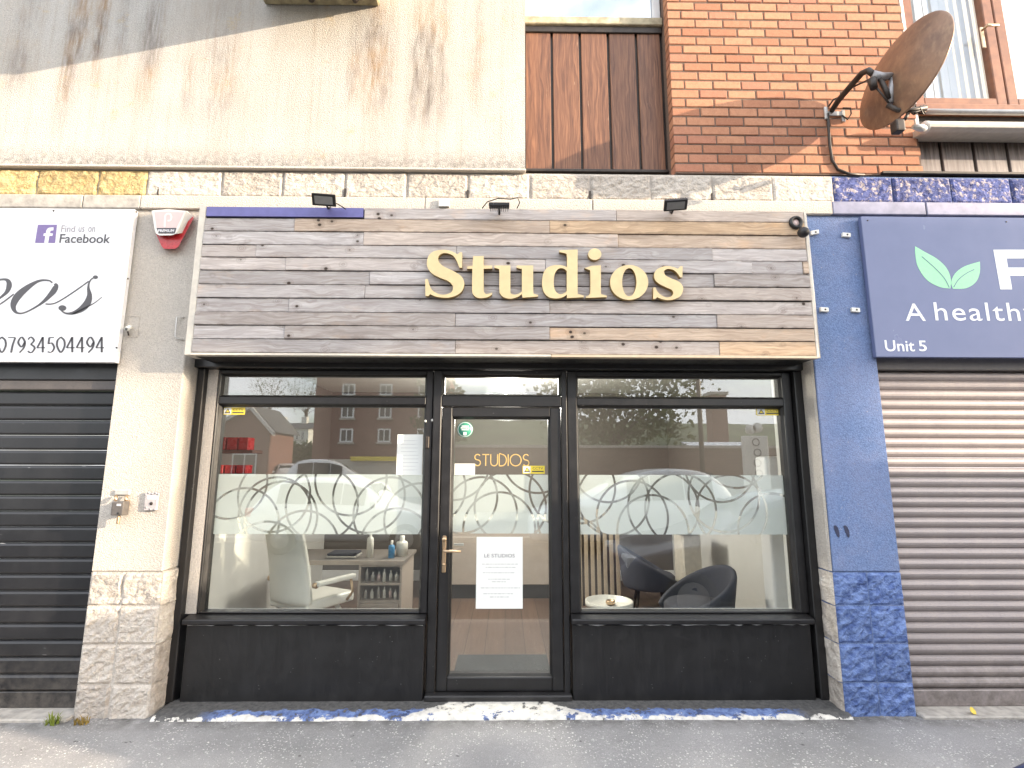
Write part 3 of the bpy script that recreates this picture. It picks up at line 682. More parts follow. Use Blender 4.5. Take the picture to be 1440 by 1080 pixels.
def shop_window(label, X0, X1, gx0, gx1, vm, circles):
    t = thing('shop_window', label, 'window', ((X0+X1)/2, .2, .6))
    m = MB(); frame(m, X0, X1, .60, 2.40, gx0-X0-.016, X1-gx1-.016, .06-.048, .046-.016, .205, .29)
    m.box(gx0-.016, gx1+.016, .2055, .29, 2.131, 2.190, .005); m.build('frame', 'black', t)
    m = MB(); bead(m, gx0-.017, gx1+.017, .606-.014, 2.132, .218, .246); bead(m, gx0-.017, gx1+.017, 2.19, 2.372, .218, .246); m.build('glazing_bead', 'black', t)
    box('pane', 'glass', (gx0, gx1, YG, YG+.006, .60, 2.12), t)
    box('transom_pane', 'glass', (gx0, gx1, YG, YG+.006, 2.2, 2.36), t)
    # vinyl origin stays at the world origin of the window so that its printed circles stay put
    me = MB().quad([(gx0-.004, YG+.0085, VZ0), (gx1+.004, YG+.0085, VZ0), (gx1+.004, YG+.0085, VZ1), (gx0-.004, YG+.0085, VZ1)]).mesh('frosted_band', vm)
    ob = bpy.data.objects.new('frosted_band', me); COL.objects.link(ob); ob.parent = t; ob.location = -t.location
    return t
wl = shop_window('large left shop window with white office chair behind the glass', -2.238, -.5665, -2.205, -.637, 'vinyl_l', CL)
wr = shop_window('large right shop window with charcoal tub chair behind the glass', .478, 2.243, .570, 2.160, 'vinyl_r', CR)
for lb, x0, x1 in (('low black panel under the left shop window', -2.272, -.577), ('low black panel under the right shop window', .487, 2.212)):
    t = thing('stall_riser', lb, 'panel', ((x0+x1)/2, .17, .02))
    box('panel', 'black_panel', (x0, x1, .16, .30, .024, .535), t, .004)
    m = MB(); m.prism([(.118, .548), (.112, .556), (.112, .578), (.120, .586), (.21, .598), (.30, .598), (.30, .536), (.155, .536)], x0-.008, x1+.008, 'x', .003); m.build('sill', 'black', t)
    MB().tube([(x0+.01+i*(x1-x0-.02)/40, .157+random.uniform(-.001, .001), .538+random.uniform(-.002, .002)) for i in range(41)], [.0065*random.choice((.25, .4, .7, 1.0, 1.3)) for i in range(41)], 6).build('sealant_bead', 'white_pvc', t)

d = thing('shop_door', 'black glazed shop door with brass lever handle and paper notice', 'door', (-.04, .22, .03))
m = MB(); m.box(-.5625, -.497, .195, .30, .03, 2.40, .006); m.box(.4315, .474, .195, .30, .03, 2.40, .006)
m.box(-.497, .4315, .1965, .30, 2.372, 2.40, .004); m.box(-.497, .4315, .1965, .30, 2.119, 2.205, .006); m.build('door_frame', 'black', d)
m = MB(); bead(m, -.497, .4315, 2.204, 2.373, .214, .246); m.build('transom_bead', 'black', d)
box('transom_pane', 'glass', (-.48, .415, YG, YG+.006, 2.21, 2.36), d)
lf = MB(); frame(lf, -.492, .4265, .072, 2.113, .078, .082, .094, .074, .208, .28); leaf_o = lf.build('door_leaf', 'black', d)
m = MB(); bead(m, -.416, .346, .164, 2.041, .220, .246); m.build('glazing_bead', 'black', leaf_o)
box('pane', 'glass', (-.40, .33, YG, YG+.006, .178, 2.03), leaf_o)
me = MB().quad([(-.404, YG+.0085, VZ0+.006), (.334, YG+.0085, VZ0+.006), (.334, YG+.0085, VZ1), (-.404, YG+.0085, VZ1)]).mesh('frosted_band', 'vinyl_d')
ob = bpy.data.objects.new('frosted_band', me); COL.objects.link(ob); ob.parent = leaf_o; ob.location = -d.location
box('threshold', 'black_metal', (-.565, .478, .145, .30, .026, .068), d, .008)
h = MB(); hx = ax(625, 770, .2)
h.box(hx-.017, hx+.013, .196, .2075, .885, 1.150, .005)
h.lathe([(0, -.004), (.017, -.004), (.017, .012), (0, .012)], (hx-.002, .19, 1.124), (0, 1, 0), 14)
h.tube([(hx, .20, 1.047), (hx, .155, 1.047), (hx+.012, .148, 1.047), (hx+.125, .150, 1.044)], [.010, .010, .0105, .008], 8)
h.lathe([(0, 0), (.009, 0), (.009, .02), (0, .02)], (hx-.002, .18, .945), (0, 1, 0), 12)
h.build('lever_handle', 'brass', leaf_o)
box('inner_pull', 'pale_metal', (ax(638, 765, .31), ax(652, 765, .31), .30, .315, az(640, 768, .31), az(640, 764, .31)), leaf_o, .002)
for (x, y) in ((608, 591), (598, 592)):
    q = at(x, y, .2); m = MB(); m.lathe([(0, -.004), (.012 if x > 600 else .006, -.003), (.010, .0), (0, .004)], (q.x, .2035, q.z), (0, 1, 0), 10)
    m.build('white_screw_cap', 'white_plastic', d).scale.z = 1
q = at(601, 622, .2); tag(box('bell_push', 'dark_metal', (q.x-.014, q.x+.014, .187, .2045, q.z-.045, q.z+.045), None, .004), 'small dark door bell push between left window and door', 'bell')

# gold lettering on the door glass: thin rounded strokes
def stroke_text(glyphs, name, mat, x0, z0, hgt, adv, w_, y, parent):
    m = MB(); x = x0
    for strokes, wd in glyphs:
        for stq in strokes:
            P = [(x+a*hgt, z0+b*hgt) for a, b in stq]
            lp_ = pen([p for p in P], 0, w_, w_, 5)
            n_ = len(lp_)//2
            for i in range(n_-1):
                a, b, c_, d_ = lp_[i], lp_[i+1], lp_[-2-i], lp_[-1-i]
                m.quad([(a[0], y, a[1]), (b[0], y, b[1]), (c_[0], y, c_[1]), (d_[0], y, d_[1])])
        x += wd*hgt+adv
    return m.build(name, mat, parent)
def arc(cx, cy, rx, ry, a0, a1, n=10): return [(cx+rx*math.cos(R(a0+(a1-a0)*i/n)), cy+ry*math.sin(R(a0+(a1-a0)*i/n))) for i in range(n+1)]
GS = ([arc(.28, .75, .24, .24, 30, 270, 8)[:-1]+arc(.28, .26, .25, .25, 90, -150, 8)], .56)
GT = ([[(0, .98), (.6, .98)], [(.3, .98), (.3, 0)]], .6); GU = ([[(0, 1), (0, .35)]+arc(.3, .32, .3, .32, 180, 360, 8)+[(.6, 1)]], .62)
GD = ([[(0, 0), (0, 1), (.2, 1)]+arc(.2, .5, .42, .5, 90, -90, 8)+[(0, 0)]], .64); GI = ([[(0, 0), (0, 1)]], .04); GO = ([arc(.48, .5, .48, .5, 90, 450, 16)], .98)
q0, q1 = at(667, 655, YG), at(742, 639, YG)
stroke_text([GS, GT, GU, GD, GI, GO, GS], 'gold_lettering', 'gold_vinyl', q0.x, q0.z, q1.z-q0.z, .012, .0075, YG-.002, leaf_o)

# papers and stickers on the glass
def sheet_on_glass(name, label, cat, mat, px0, py0, px1, py1, y=YG-.0015, group=None):
    a, b = at(px0, py1, y), at(px1, py0, y)
    t = thing(name, label, cat, ((a.x+b.x)/2, y, a.z), group)
    box('sheet', mat, (a.x, b.x, y-.0005, y, a.z, b.z), t); return t, a.x, b.x, a.z, b.z
t, x0, x1, z0, z1 = sheet_on_glass('paper_notice', 'white price list sheet taped on the lower door glass', 'notice', 'paper', 669, 755, 735, 856)
text_obj('LE STUDIOS', 'heading', 'print_grey', x0+(x1-x0)*.17, x0+(x1-x0)*.83, z0+(z1-z0)*.71, z0+(z1-z0)*.76, YG-.004, t)
m = MB()
for fz, a, b in ((.61, .12, .88), (.565, .2, .8), (.49, .14, .8), (.40, .26, .72), (.365, .34, .62), (.28, .1, .92), (.20, .16, .8), (.155, .3, .7)):
    x = x0+(x1-x0)*a
    while x < x0+(x1-x0)*b: l = random.uniform(.008, .03); m.quad([(x, YG-.0026, z0+(z1-z0)*fz), (x+l, YG-.0026, z0+(z1-z0)*fz), (x+l, YG-.0026, z0+(z1-z0)*fz+.006), (x, YG-.0026, z0+(z1-z0)*fz+.006)]); x += l+.006
m.build('print', 'print_pale', t)
t, x0, x1, z0, z1 = sheet_on_glass('paper_notice.001', 'pale lined notice sheet at the right edge of the left shop window', 'notice', 'paper', 557, 611, 595, 668)
m = MB()
for i in range(9):
    zq = z0+(z1-z0)*(.12+.09*i); m.quad([(x0+.03, YG-.0026, zq), (x1-.03-random.uniform(0, .05), YG-.0026, zq), (x1-.03, YG-.0026, zq+.003), (x0+.03, YG-.0026, zq+.003)])
m.build('print', 'print_pale', t)
sheet_on_glass('paper_notice.002', 'small blank white card on the door glass left of the gold lettering', 'notice', 'paper', 639, 652, 668, 668)
def sticker(label, px0, py0, px1, py1):
    t, x0, x1, z0, z1 = sheet_on_glass('warning_sticker', label, 'sticker', 'yellow_sticker', px0, py0, px1, py1, YG-.0015, 'yellow camera warning stickers on the glass')
    wq, hq = x1-x0, z1-z0; yy = YG-.003
    box('symbol_panel', 'paper', (x0+wq*.03, x0+wq*.36, yy, yy+.0004, z0+hq*.08, z1-hq*.08), t)
    m = MB(); c = (x0+wq*.20, z0+hq*.5)
    for s_, off in ((1, 0), (.55, .0005)):
        tri = [(c[0]-wq*.14*s_, c[1]-hq*.32*s_), (c[0]+wq*.14*s_, c[1]-hq*.32*s_), (c[0], c[1]+hq*.36*s_)]
        m.quad([(tri[0][0], yy-.001-off, tri[0][1]), (tri[1][0], yy-.001-off, tri[1][1]), (tri[2][0], yy-.001-off, tri[2][1])], 0 if s_ == 1 else 1)
    m.build('triangle', ['print_dark', 'yellow_sticker'], t)
    text_obj('CCTV', 'word', 'print_dark', x0+wq*.45, x0+wq*.92, z0+hq*.52, z0+hq*.82, yy, t, .0005)
    m = MB(); m.quad([(x0+wq*.42, yy, z0+hq*.2), (x1-wq*.05, yy, z0+hq*.2), (x1-wq*.05, yy, z0+hq*.36), (x0+wq*.42, yy, z0+hq*.36)]); m.build('text_line', 'print_dark', t)
sticker('yellow camera warning sticker in the top left corner of the left window', 314, 573, 345, 583)
sticker('yellow camera warning sticker in the top right corner of the right window', 1064, 574, 1096, 584)
sticker('yellow camera warning sticker on the door below the gold lettering', 735, 655, 766, 666)
q = at(654, 604, YG); rr = .062
t = thing('round_sticker', 'round green sticker in the top left corner of the door glass', 'sticker', (q.x, YG, q.z-rr))
MB().lathe([(0, 0), (rr, 0), (rr, .0006), (0, .0006)], (q.x, YG-.002, q.z), (0, 1, 0), 28).build('disc', 'green_sticker', t)
MB().lathe([(rr*.86, 0), (rr*.92, 0), (rr*.92, .0004), (rr*.86, .0004)], (q.x, YG-.003, q.z), (0, 1, 0), 28).build('ring', 'print_white', t)
m = MB()
for dz, hw in ((.022, .026), (.008, .034), (-.006, .026)):
    x = q.x-hw
    while x < q.x+hw-.004: l = random.uniform(.005, .012); m.quad([(x, YG-.003, q.z+dz), (x+l, YG-.003, q.z+dz), (x+l, YG-.003, q.z+dz+.009), (x, YG-.003, q.z+dz+.009)]); x += l+.003
m.quad([(q.x-.012, YG-.003, q.z-.045), (q.x+.012, YG-.003, q.z-.045), (q.x+.012, YG-.003, q.z-.02), (q.x-.012, YG-.003, q.z-.02)])
m.build('print', 'print_white', t)

# ------------------------------------------------------------------ wooden signboard
SY = -.155
sg = thing('wooden_signboard', 'long signboard of weathered grey planks above the shop windows', 'sign', (0, SY, 2.44))
rowy = [293, 309.3, 328, 346.7, 364.3, 382.9, 401.9, 421.2, 440.8, 459.4, 478.3, 498]
joints = [[512, 867, 1131], [278, 414, 773, 1133], [277, 511, 869, 1135], [275, 360, 642, 1002, 1136], [274, 402, 767, 1057, 1129, 1137], [272, 520, 642, 1004, 1138], [270, 513, 873, 1140], [268, 406, 773, 1141], [266, 640, 1008, 1143], [264, 400, 773, 1144], [262, 640, 1012, 1146]]
SX0, SX1 = ax(275, 400, SY)+.018, ax(1140, 400, SY)-.004
warm = {(0, 1): .35, (0, 2): .9, (1, 1): .55, (1, 2): .95, (2, 2): .6, (1, 0): .05, (3, 0): .15, (4, 4): .6, (10, 2): .9, (9, 2): .65, (10, 1): .2, (8, 2): .3, (6, 2): .25, (2, 1): .3, (0, 0): .1}  # plank tone, with sunlight painted in at right-hand top and bottom
GREY, SUN_WARM = Vector((.545, .52, .51)), Vector((.68, .50, .33))
for r_, js in enumerate(joints):
    z1, z0 = az(700, rowy[r_], SY), az(700, rowy[r_+1], SY); ym = (rowy[r_]+rowy[r_+1])/2
    for k, (a, b) in enumerate(zip(js, js[1:])):
        xa = SX0 if (k == 0 and r_ > 0) else ax(a, ym, SY); xb = SX1 if k == len(js)-2 else ax(b, ym, SY)
        yo = random.uniform(-.008, .005); tilt = random.uniform(-.0025, .0025); g1 = random.uniform(.0016, .0050)
        m = MB(); zc = (z0+z1)/2; hh = (z1-z0)/2-g1; xc = (xa+xb)/2; L = (xb-xa)/2-.0012
        P = []
        for sx in (-1, 1):
            for yy in (yo, yo+.020):
                for sz in (-1, 1): P.append((xc+sx*L, SY+yy, zc+sz*hh+sx*tilt*.5))
        m.hexa(P, .0022); o = m.build('plank', 'plank', sg, loc=(xc, SY, zc))
        wv = warm.get((r_, k), random.choice((0, 0, .05, .12))); c = GREY.lerp(SUN_WARM, wv)*random.uniform(.80, 1.15); o.color = (*c, 1)
zb, zt = az(700, 498, SY), az(700, 293, SY)
box('purple_strip', 'purple_trim', (SX0+.004, ax(511, 298, SY)-.002, SY+.004, SY+.02, az(400, 304.5, SY)+.002, zt-.004), sg)
box('backing_board', 'black_panel', (SX0, SX1, SY+.021, -.01, zb, zt-.012), sg)
box('end_board', 'cream_pvc', (SX0-.052, SX0-.0025, SY+.006, -.008, zb-.016, zt+.012), sg, .003)
box('end_board', 'cream_pvc', (SX1+.0025, SX1+.024, SY+.002, -.008, zb-.016, zt-.006), sg, .003)
xm = ax(775, 500, SY)
box('bottom_trim', 'cream_pvc', (SX0-.002, xm-.001, SY-.004, SY+.05, zb-.018, zb-.001), sg, .002); box('bottom_trim', 'pale_wood', (xm+.001, SX1+.002, SY-.006, SY+.05, zb-.021, zb-.001), sg, .002)
box('soffit', 'black_panel', (SX0-.002, SX1+.002, SY+.051, .12, zb-.0165, zb-.002), sg)

# letters
z1_ = lambda L: [((580+a[0]/6.857, 330+a[1]/6.857) + ((1,) if len(a) > 2 else ())) for a in L]
z2_ = lambda L: [((770+a[0]/6.857, 330+a[1]/6.857) + ((1,) if len(a) > 2 else ())) for a in L]
ell = lambda cx, cy, rx, ry: [(cx+rx*math.cos(2*math.pi*i/20), cy+ry*math.sin(2*math.pi*i/20)) for i in range(20)]
c = 1
LET = [('S', [z1_([(478, 168, c), (480, 320, c), (452, 318, c), (430, 260), (395, 205), (340, 180), (285, 182), (250, 215), (255, 262), (300, 305), (380, 343), (450, 383), (488, 425), (498, 480), (480, 540), (430, 582), (360, 605), (290, 606), (225, 596), (172, 573, c), (152, 592, c), (125, 592, c), (124, 428, c), (148, 428, c), (165, 490), (200, 543), (260, 574), (320, 576), (372, 556), (391, 520), (378, 475), (330, 440), (250, 408), (185, 370), (148, 320), (139, 265), (155, 205), (200, 163), (265, 147), (330, 148), (390, 165), (436, 190, c), (458, 168, c)])]),
 ('t', [z1_([(585, 206, c), (687, 206, c), (687, 297, c), (770, 297, c), (768, 328, c), (687, 328, c), (687, 520), (694, 556), (715, 572), (768, 558, c), (768, 575, c), (730, 600), (670, 612), (620, 605), (587, 578), (575, 530), (577, 330, c), (525, 328, c), (530, 305, c), (580, 298, c)])]),
 ('u', [z1_([(790, 297, c), (945, 297, c), (945, 540), (955, 568), (985, 578), (1025, 568), (1055, 548, c), (1055, 345), (1042, 330), (1005, 318, c), (1005, 297, c), (1165, 297, c), (1165, 540), (1178, 570), (1212, 580, c), (1212, 597, c), (1060, 607, c), (1057, 572, c), (1010, 602), (945, 617), (885, 605), (850, 575), (838, 530), (838, 350), (828, 330), (790, 318, c)])]),
 ('d', [z2_([(115, 150, c), (290, 143, c), (290, 540), (302, 572), (350, 588, c), (350, 603, c), (187, 612, c), (185, 580, c), (140, 605), (85, 615), (20, 605), (-25, 570), (-48, 515), (-53, 450), (-42, 380), (-10, 325), (45, 298), (110, 292), (152, 298), (187, 312, c), (187, 205), (172, 180), (115, 168, c)]), z2_([(185, 350, c), (165, 332), (130, 322), (95, 337), (70, 378), (60, 440), (63, 505), (80, 550), (115, 572), (150, 568), (185, 545, c)])]),
 ('i', [z2_([(357, 322, c), (425, 300, c), (515, 295, c), (515, 545), (528, 575), (572, 588, c), (572, 602, c), (370, 610, c), (370, 597, c), (402, 578), (412, 545), (412, 360), (398, 340)]), z2_(ell(455, 188, 64, 56))]),
 ('o', [z2_(ell(787, 460, 184, 168)), z2_(ell(788, 458, 69, 136))]),
 ('s', [z2_([(1282, 303, c), (1303, 303, c), (1300, 411, c), (1278, 411, c), (1250, 370), (1210, 338), (1160, 330), (1125, 350), (1137, 390), (1190, 420), (1265, 452), (1303, 495), (1306, 540), (1282, 590), (1230, 620), (1160, 631), (1100, 620), (1058, 602, c), (1042, 619, c), (1018, 621, c), (1020, 508, c), (1040, 508, c), (1058, 545), (1092, 580), (1140, 603), (1185, 598), (1211, 570), (1200, 535), (1150, 510), (1080, 475), (1040, 440), (1027, 395), (1045, 345), (1095, 313), (1160, 302), (1220, 314), (1258, 330, c)])])]
LY = SY-.045
lt_ = thing('shop_lettering', 'raised gold serif letters reading Studios on the grey plank sign', 'sign lettering', (0, LY, 2.86))
for ch, loops in LET:
    L2 = []
    for lp_ in loops:
        pts = catmull(lp_, True, 5); L2.append([(ax(p[0], p[1], LY), az(p[0], p[1], LY)) for p in pts])
    me = fill_mesh('letter', L2, LY, .034, ['gold', 'gold_edge'])
    o = link_mesh(me, 'letter', lt_); o['label'] = 'gold letter '+ch

# ------------------------------------------------------------------ neighbour signs
BY = -.06
ls = thing('shop_sign', 'white sign board with grey script and phone number over the dark shutter', 'sign', (-3.6, BY, 2.40))
lx1, lz0, lz1 = -2.842, 2.400, 3.596
box('board', 'white_board', (-6.0, lx1, BY, -.02, lz0, lz1), ls, .004)
y_ = BY-.0015
def ppx(P, Y=y_): return [(ax(p[0], p[1], Y), az(p[0], p[1], Y)) + (('c',) if len(p) > 2 else ()) for p in P]
zs = lambda L: [(a/4.695, 290+b/4.695) + ((1,) if len(r) else ()) for a, b, *r in L]
def flat(loops, name, mat, parent, y=y_, depth=.0012): return link_mesh(fill_mesh(name, loops, y, depth, [mat]), name, parent)
P = ppx(zs([(250, 122), (376, 122), (362, 242), (231, 242)])); flat([P], 'logo_square', 'print_purple', ls)
fP = ppx(zs([(293, 242, 1), (301, 196, 1), (287, 196, 1), (290, 180, 1), (304, 180, 1), (308, 160), (322, 144), (354, 140, 1), (352, 160, 1), (338, 161), (332, 168), (330, 180, 1), (350, 180, 1), (347, 196, 1), (327, 196, 1), (319, 242, 1)]))
flat([[p[:2] for p in catmull([((p[0], p[1], 'c') if len(p) > 2 else p) for p in fP], True, 4)]], 'logo_letter', 'print_white', ls, y_-.0015)
def tx(body, px0, py0, px1, py1, Y, mat, parent, name='lettering', **kw):
    a, b = at(px0, py1, Y), at(px1, py0, Y); return text_obj(body, name, mat, a.x, b.x, a.z, b.z, Y, parent, .0012, **kw)
for wd_, a_, b_, t_ in (('Find', 85.5, 106, 317), ('us', 110, 119, 319.3), ('on', 123.5, 134, 319.3)): tx(wd_, a_, t_, b_, 326, y_, 'print_grey', ls)
tx('Facebook', 83, 329.5, 156, 341.5, y_, 'print_dark', ls, bold=.012)
def script(P, wfun, name): 
    lp_ = pen(ppx(zs(P)), 0, 0, 0, 10, False, wfun); flat([lp_], name, 'print_dark', ls)
thk = lambda lo, hi, pw=1.5: (lambda t, a: lo+(hi-lo)*max(0, math.sin(-a if math.sin(a) < 0 else a*0))**pw)
def wo_(t, a):    # script: thick on the down strokes
    return .006+.034*max(0.0, -math.sin(a+.5))**1.6
# o : start at top right, round anticlockwise, then joining stroke up to the s
script([(345, 505), (320, 490), (260, 492), (190, 530), (120, 590), (88, 650), (100, 695), (140, 707), (200, 685), (280, 635), (345, 570), (369, 528), (361, 511)], lambda t, a: .011+(.046*math.exp(-((t-.34)/.13)**2))+(.034*math.exp(-((t-.86)/.10)**2)), 'script_letter')
script([(300, 645), (340, 645), (380, 632), (450, 590), (540, 528), (585, 495)], lambda t, a: .010, 'script_letter')
script([(630, 467), (605, 480), (588, 505), (583, 540), (590, 590), (575, 640), (535, 680), (480, 705), (430, 705), (400, 680), (410, 660)], lambda t, a: .010+.045*math.exp(-((t-.52)/.17)**2), 'script_letter')
script([(480, 712), (560, 672), (620, 640), (672, 600)], lambda t, a: .010*(1-t*.5), 'script_letter')
for cx, cy, r0 in ((630, 468, 14), (412, 672, 22)): flat([ppx(zs([(cx+r0*1.2*math.cos(k*.5236), cy+r0*.85*math.sin(k*.5236)) for k in range(12)]))], 'script_letter', 'print_dark', ls, y_-.001)
script([(-70, 640), (-30, 625), (40, 570), (60, 520), (45, 487), (0, 485), (-60, 510), (-130, 580), (-160, 650), (-140, 700), (-80, 690), (10, 640), (90, 580)], lambda t, a: .011+.028*math.exp(-((t-.24)/.10)**2)+.038*math.exp(-((t-.60)/.12)**2), 'script_letter')
# phone number in a light serif hand
DG = {'0': [[(.5, 1), (.12, .78), (.08, .4), (.5, 0), (.92, .4), (.88, .78), (.5, 1)]], '7': [[(.08, .97, 1), (.92, .97, 1)], [(.92, .97), (.62, .5), (.42, -.02)]],
      '9': [[(.86, .66), (.5, .36), (.12, .66), (.5, 1), (.88, .68), (.75, .3), (.25, -.02)]], '3': [[(.12, .84), (.45, 1), (.8, .78), (.45, .54)], [(.42, .54), (.88, .3), (.5, -.02), (.08, .08)]],
      '4': [[(.68, 0), (.68, 1)], [(.68, 1), (.04, .3)], [(.04, .3, 1), (.96, .3, 1)]], '5': [[(.85, .97), (.3, .97)], [(.3, .97), (.2, .56)], [(.2, .56), (.6, .6), (.86, .3), (.55, .02), (.1, .04)]]}
digs = '07934504494'; d0, d1 = 448.5/1, 0
tops = (474.0, 495.5)
loops = []
for i, ch in enumerate(digs):
    m = MB()
    px0 = -3.5+i*13.82; 
    for stq in DG[ch]:
        P = [((px0+p[0]*12.2, tops[1]-p[1]*(tops[1]-tops[0])) + (('c',) if len(p) > 2 else ())) for p in stq]
        lp_ = pen(ppx(P), R(10), .0150, .0052, 7); n_ = len(lp_)//2
        for k in range(n_-1):
            a, b, c_, d_ = lp_[k], lp_[k+1], lp_[-2-k], lp_[-1-k]; m.quad([(a[0], y_, a[1]), (b[0], y_, b[1]), (c_[0], y_, c_[1]), (d_[0], y_, d_[1])])
    m.build('digit', 'print_dark', ls)
for px, py in ((75.5, 296.5), (192, 298), (180, 392), (164, 489)):
    q = at(px, py, BY); MB().lathe([(0, -.004), (.007, -.003), (.007, 0)], (q.x, BY, q.z), (0, 1, 0), 8).build('screw', 'dark_metal', ls)

rs = thing('shop_sign.001', 'navy blue sign board with pale green leaves over the brown shutter', 'sign', (3.6, BY, 2.46))
rx0, rz0, rz1 = 2.752, 2.470, 3.588
box('board', 'navy_board', (rx0, 6.0, BY, -.02, rz0, rz1), rs, .004)
zr = lambda L: [(1210+a/4.5, 290+b/4.5) + ((1,) if len(r) else ()) for a, b, *r in L]
def leafp(P, name, mat, dy=0): flat([[p[:2] for p in catmull([((p[0], p[1], 'c') if len(p) > 2 else p) for p in ppx(zr(P))], True, 6)]], name, mat, rs, y_-dy)
leafp([(346, 253, 1), (400, 285), (480, 330), (540, 385), (570, 450), (570, 520, 1), (500, 510), (420, 465), (365, 385), (348, 310)], 'leaf', 'leaf_print')
leafp([(586, 522, 1), (575, 480), (600, 425), (660, 380), (756, 350, 1), (755, 420), (730, 480), (670, 518)], 'leaf', 'leaf_print')
for P in ([(388, 318), (470, 390), (530, 455), (562, 515)], [(590, 512), (620, 465), (670, 425), (720, 400)]):
    flat([pen(ppx(zr(P)), 0, .005, .005, 6)], 'leaf_vein', 'navy_board', rs, y_-.0015)
leafp([(842, 275, 1), (1075, 275, 1), (1075, 330, 1), (925, 330, 1), (934, 388, 1), (1075, 388, 1), (1075, 440, 1), (946, 440, 1), (960, 526, 1), (886, 526, 1)], 'initial', 'print_white')
tx('A', 1274, 427, 1299, 451, y_, 'print_white', rs); tx('healthy', 1317, 426, 1457, 459, y_, 'print_white', rs, space=1.12)
tx('Unit', 1245.5, 478.5, 1285, 494, y_, 'print_white', rs, bold=.01); tx('5', 1293, 479, 1302, 494, y_, 'print_white', rs, bold=.01)
for px, py in ((1220, 310), (1415, 312)):
    q = at(px, py, BY); MB().lathe([(0, -.004), (.006, -.003), (.006, 0)], (q.x, BY, q.z), (0, 1, 0), 8).build('screw', 'dark_metal', rs)

# ------------------------------------------------------------------ roller shutters
sl = thing('roller_shutter', 'closed charcoal black roller shutter under the white sign', 'shutter', (-3.6, .1, .02))
box('housing', 'shutter_dark', (-6, -2.882, .06, .30, 2.29, 2.56), sl, .006)
box('lath_box', 'shutter_box', (-6, -2.886, .075, .20, 2.215, 2.292), sl, .008)
ys = [549, 574, 594, 614, 634, 656, 678, 698.5, 717.5, 737.5, 758, 779.5, 784]
zl = 2.212
pitch = .110
prof = [(0, 0), (-.008, .008), (-.013, .016), (-.013, .088), (-.007, .102), (0, .108)]
me = MB().prism([(.115+p[0], p[1]) for p in prof]+[(.135, .108), (.135, 0)], -3.0, -.001, 'x').mesh('slat', 'shutter_dark')
z = zl-pitch; k = 0
while z > .03:
    inst(me, 'slat', sl, (-2.884, 0, z)); z -= pitch; k += 1
box('bottom_bar', 'shutter_dark', (-6, -2.884, .10, .14, .02, z+pitch-.001), sl, .004)
m = MB()
for (px, py) in ((55, 718), (78, 719), (95, 779), (170-72, 880)): pass
sr = thing('roller_shutter.001', 'closed brown grey corrugated roller shutter under the navy sign', 'shutter', (3.8, .1, .02))
box('housing', 'shutter_box', (2.812, 6, .05, .30, 2.395, 2.56), sr, .006)
n_ = 31; pt = (2.395-.125)/n_
prof = [(.0, 0.0), (-.012, .010), (-.022, .026), (-.024, .040), (-.018, .056), (-.004, pt-.004), (0, pt-.0012)]
mm = MB().prism([(.12+p[0], p[1]) for p in prof]+[(.14, pt-.0012), (.14, 0)], .0, 3.1, 'x'); me = mm.mesh('slat', 'shutter_brown')
for i in range(n_): inst(me, 'slat', sr, (2.835, random.uniform(-.0015, .0015), .125+i*pt))
box('bottom_bar', 'shutter_brown', (2.835, 6, .085, .14, .018, .124), sr, .005)
box('guide_rail', 'shutter_box', (2.812, 2.834, .07, .20, .018, 2.394), sr, .003)

# ------------------------------------------------------------------ upper windows and cladding
cl = thing('timber_cladding', 'dark brown upright boards below the upper window', 'cladding', (.75, .17, 4.12))
cx = [.152, .388, .633, .878, 1.124, 1.342]
for i, (a, b) in enumerate(zip(cx, cx[1:])):
    box_ = MB().box(a+.006, b-.016, .165, .19, 4.094, 5.40, .004); box_.build('board', 'cladding', cl, loc=((a+b)/2, .17, 4.6))
box('backing', 'dark_metal', (.147, 1.345, .19, .30, 3.975, 5.45), cl)
box('bottom_rail', 'dark_metal', (.147, 1.343, .14, .19, 4.066, 4.092), cl, .004); box('top_rail', 'dark_metal', (.148, 1.343, .150, .19, 5.385, 5.444), cl, .004)
uw = thing('upper_window', 'white framed upper window above the dark brown boards', 'window', (.74, .1, 5.44))
MT['mossy_sill'] = simple('stained_sill', (.44, .38, .26), .9, 0, .4, 12, .5)
box('sill', 'mossy_sill', (.148, 1.346, .128, .22, 5.446, 5.520), uw, .006)
m = MB(); frame(m, .15, 1.342, 5.522, 6.9, .05, .07, .025, .07, .16, .22); m.build('frame', 'white_pvc', uw)
MT['glass_sky'] = mk_glass('upper_window_glass', .30, (.8, .85, .9)); box('pane', 'glass_sky', (.195, 1.28, .185, .19, 5.545, 6.84), uw)
box('room_blind', 'blind', (.16, 1.34, .23, .24, 5.53, 6.9), uw)
st_ = thing('balcony', 'mossy concrete slab end at the top of the white wall, with an added balcony that shades it', 'balcony', (-1.5, -.03, 5.3))
q0, q1 = ax(371, 10, -.05), ax(533, 10, -.05)
box('slab', 'mossy', (q0, q1, -1.02, -.032, 5.425, 5.55), st_, .01)  # deep projection made up to cast the slanting shade on the wall
box('shade_upstand', 'mossy', (q0, q1, -1.02, -.90, 5.551, 6.9), st_, .01); box('shade_side_upstand', 'mossy', (q1-.10, q1, -.899, -.032, 5.551, 6.9), st_, .01)  # unseen walls added so the wall above stays shaded too
for px in (437, 499): q = at(px, 8, -.12); MB().lathe([(0, -.03), (.02, -.028), (.03, -.005), (.025, .02), (0, .03)], (q.x, -.12, 5.41), (0, 0, 1), 10).build('hanging_moss', 'dark_metal', st_)

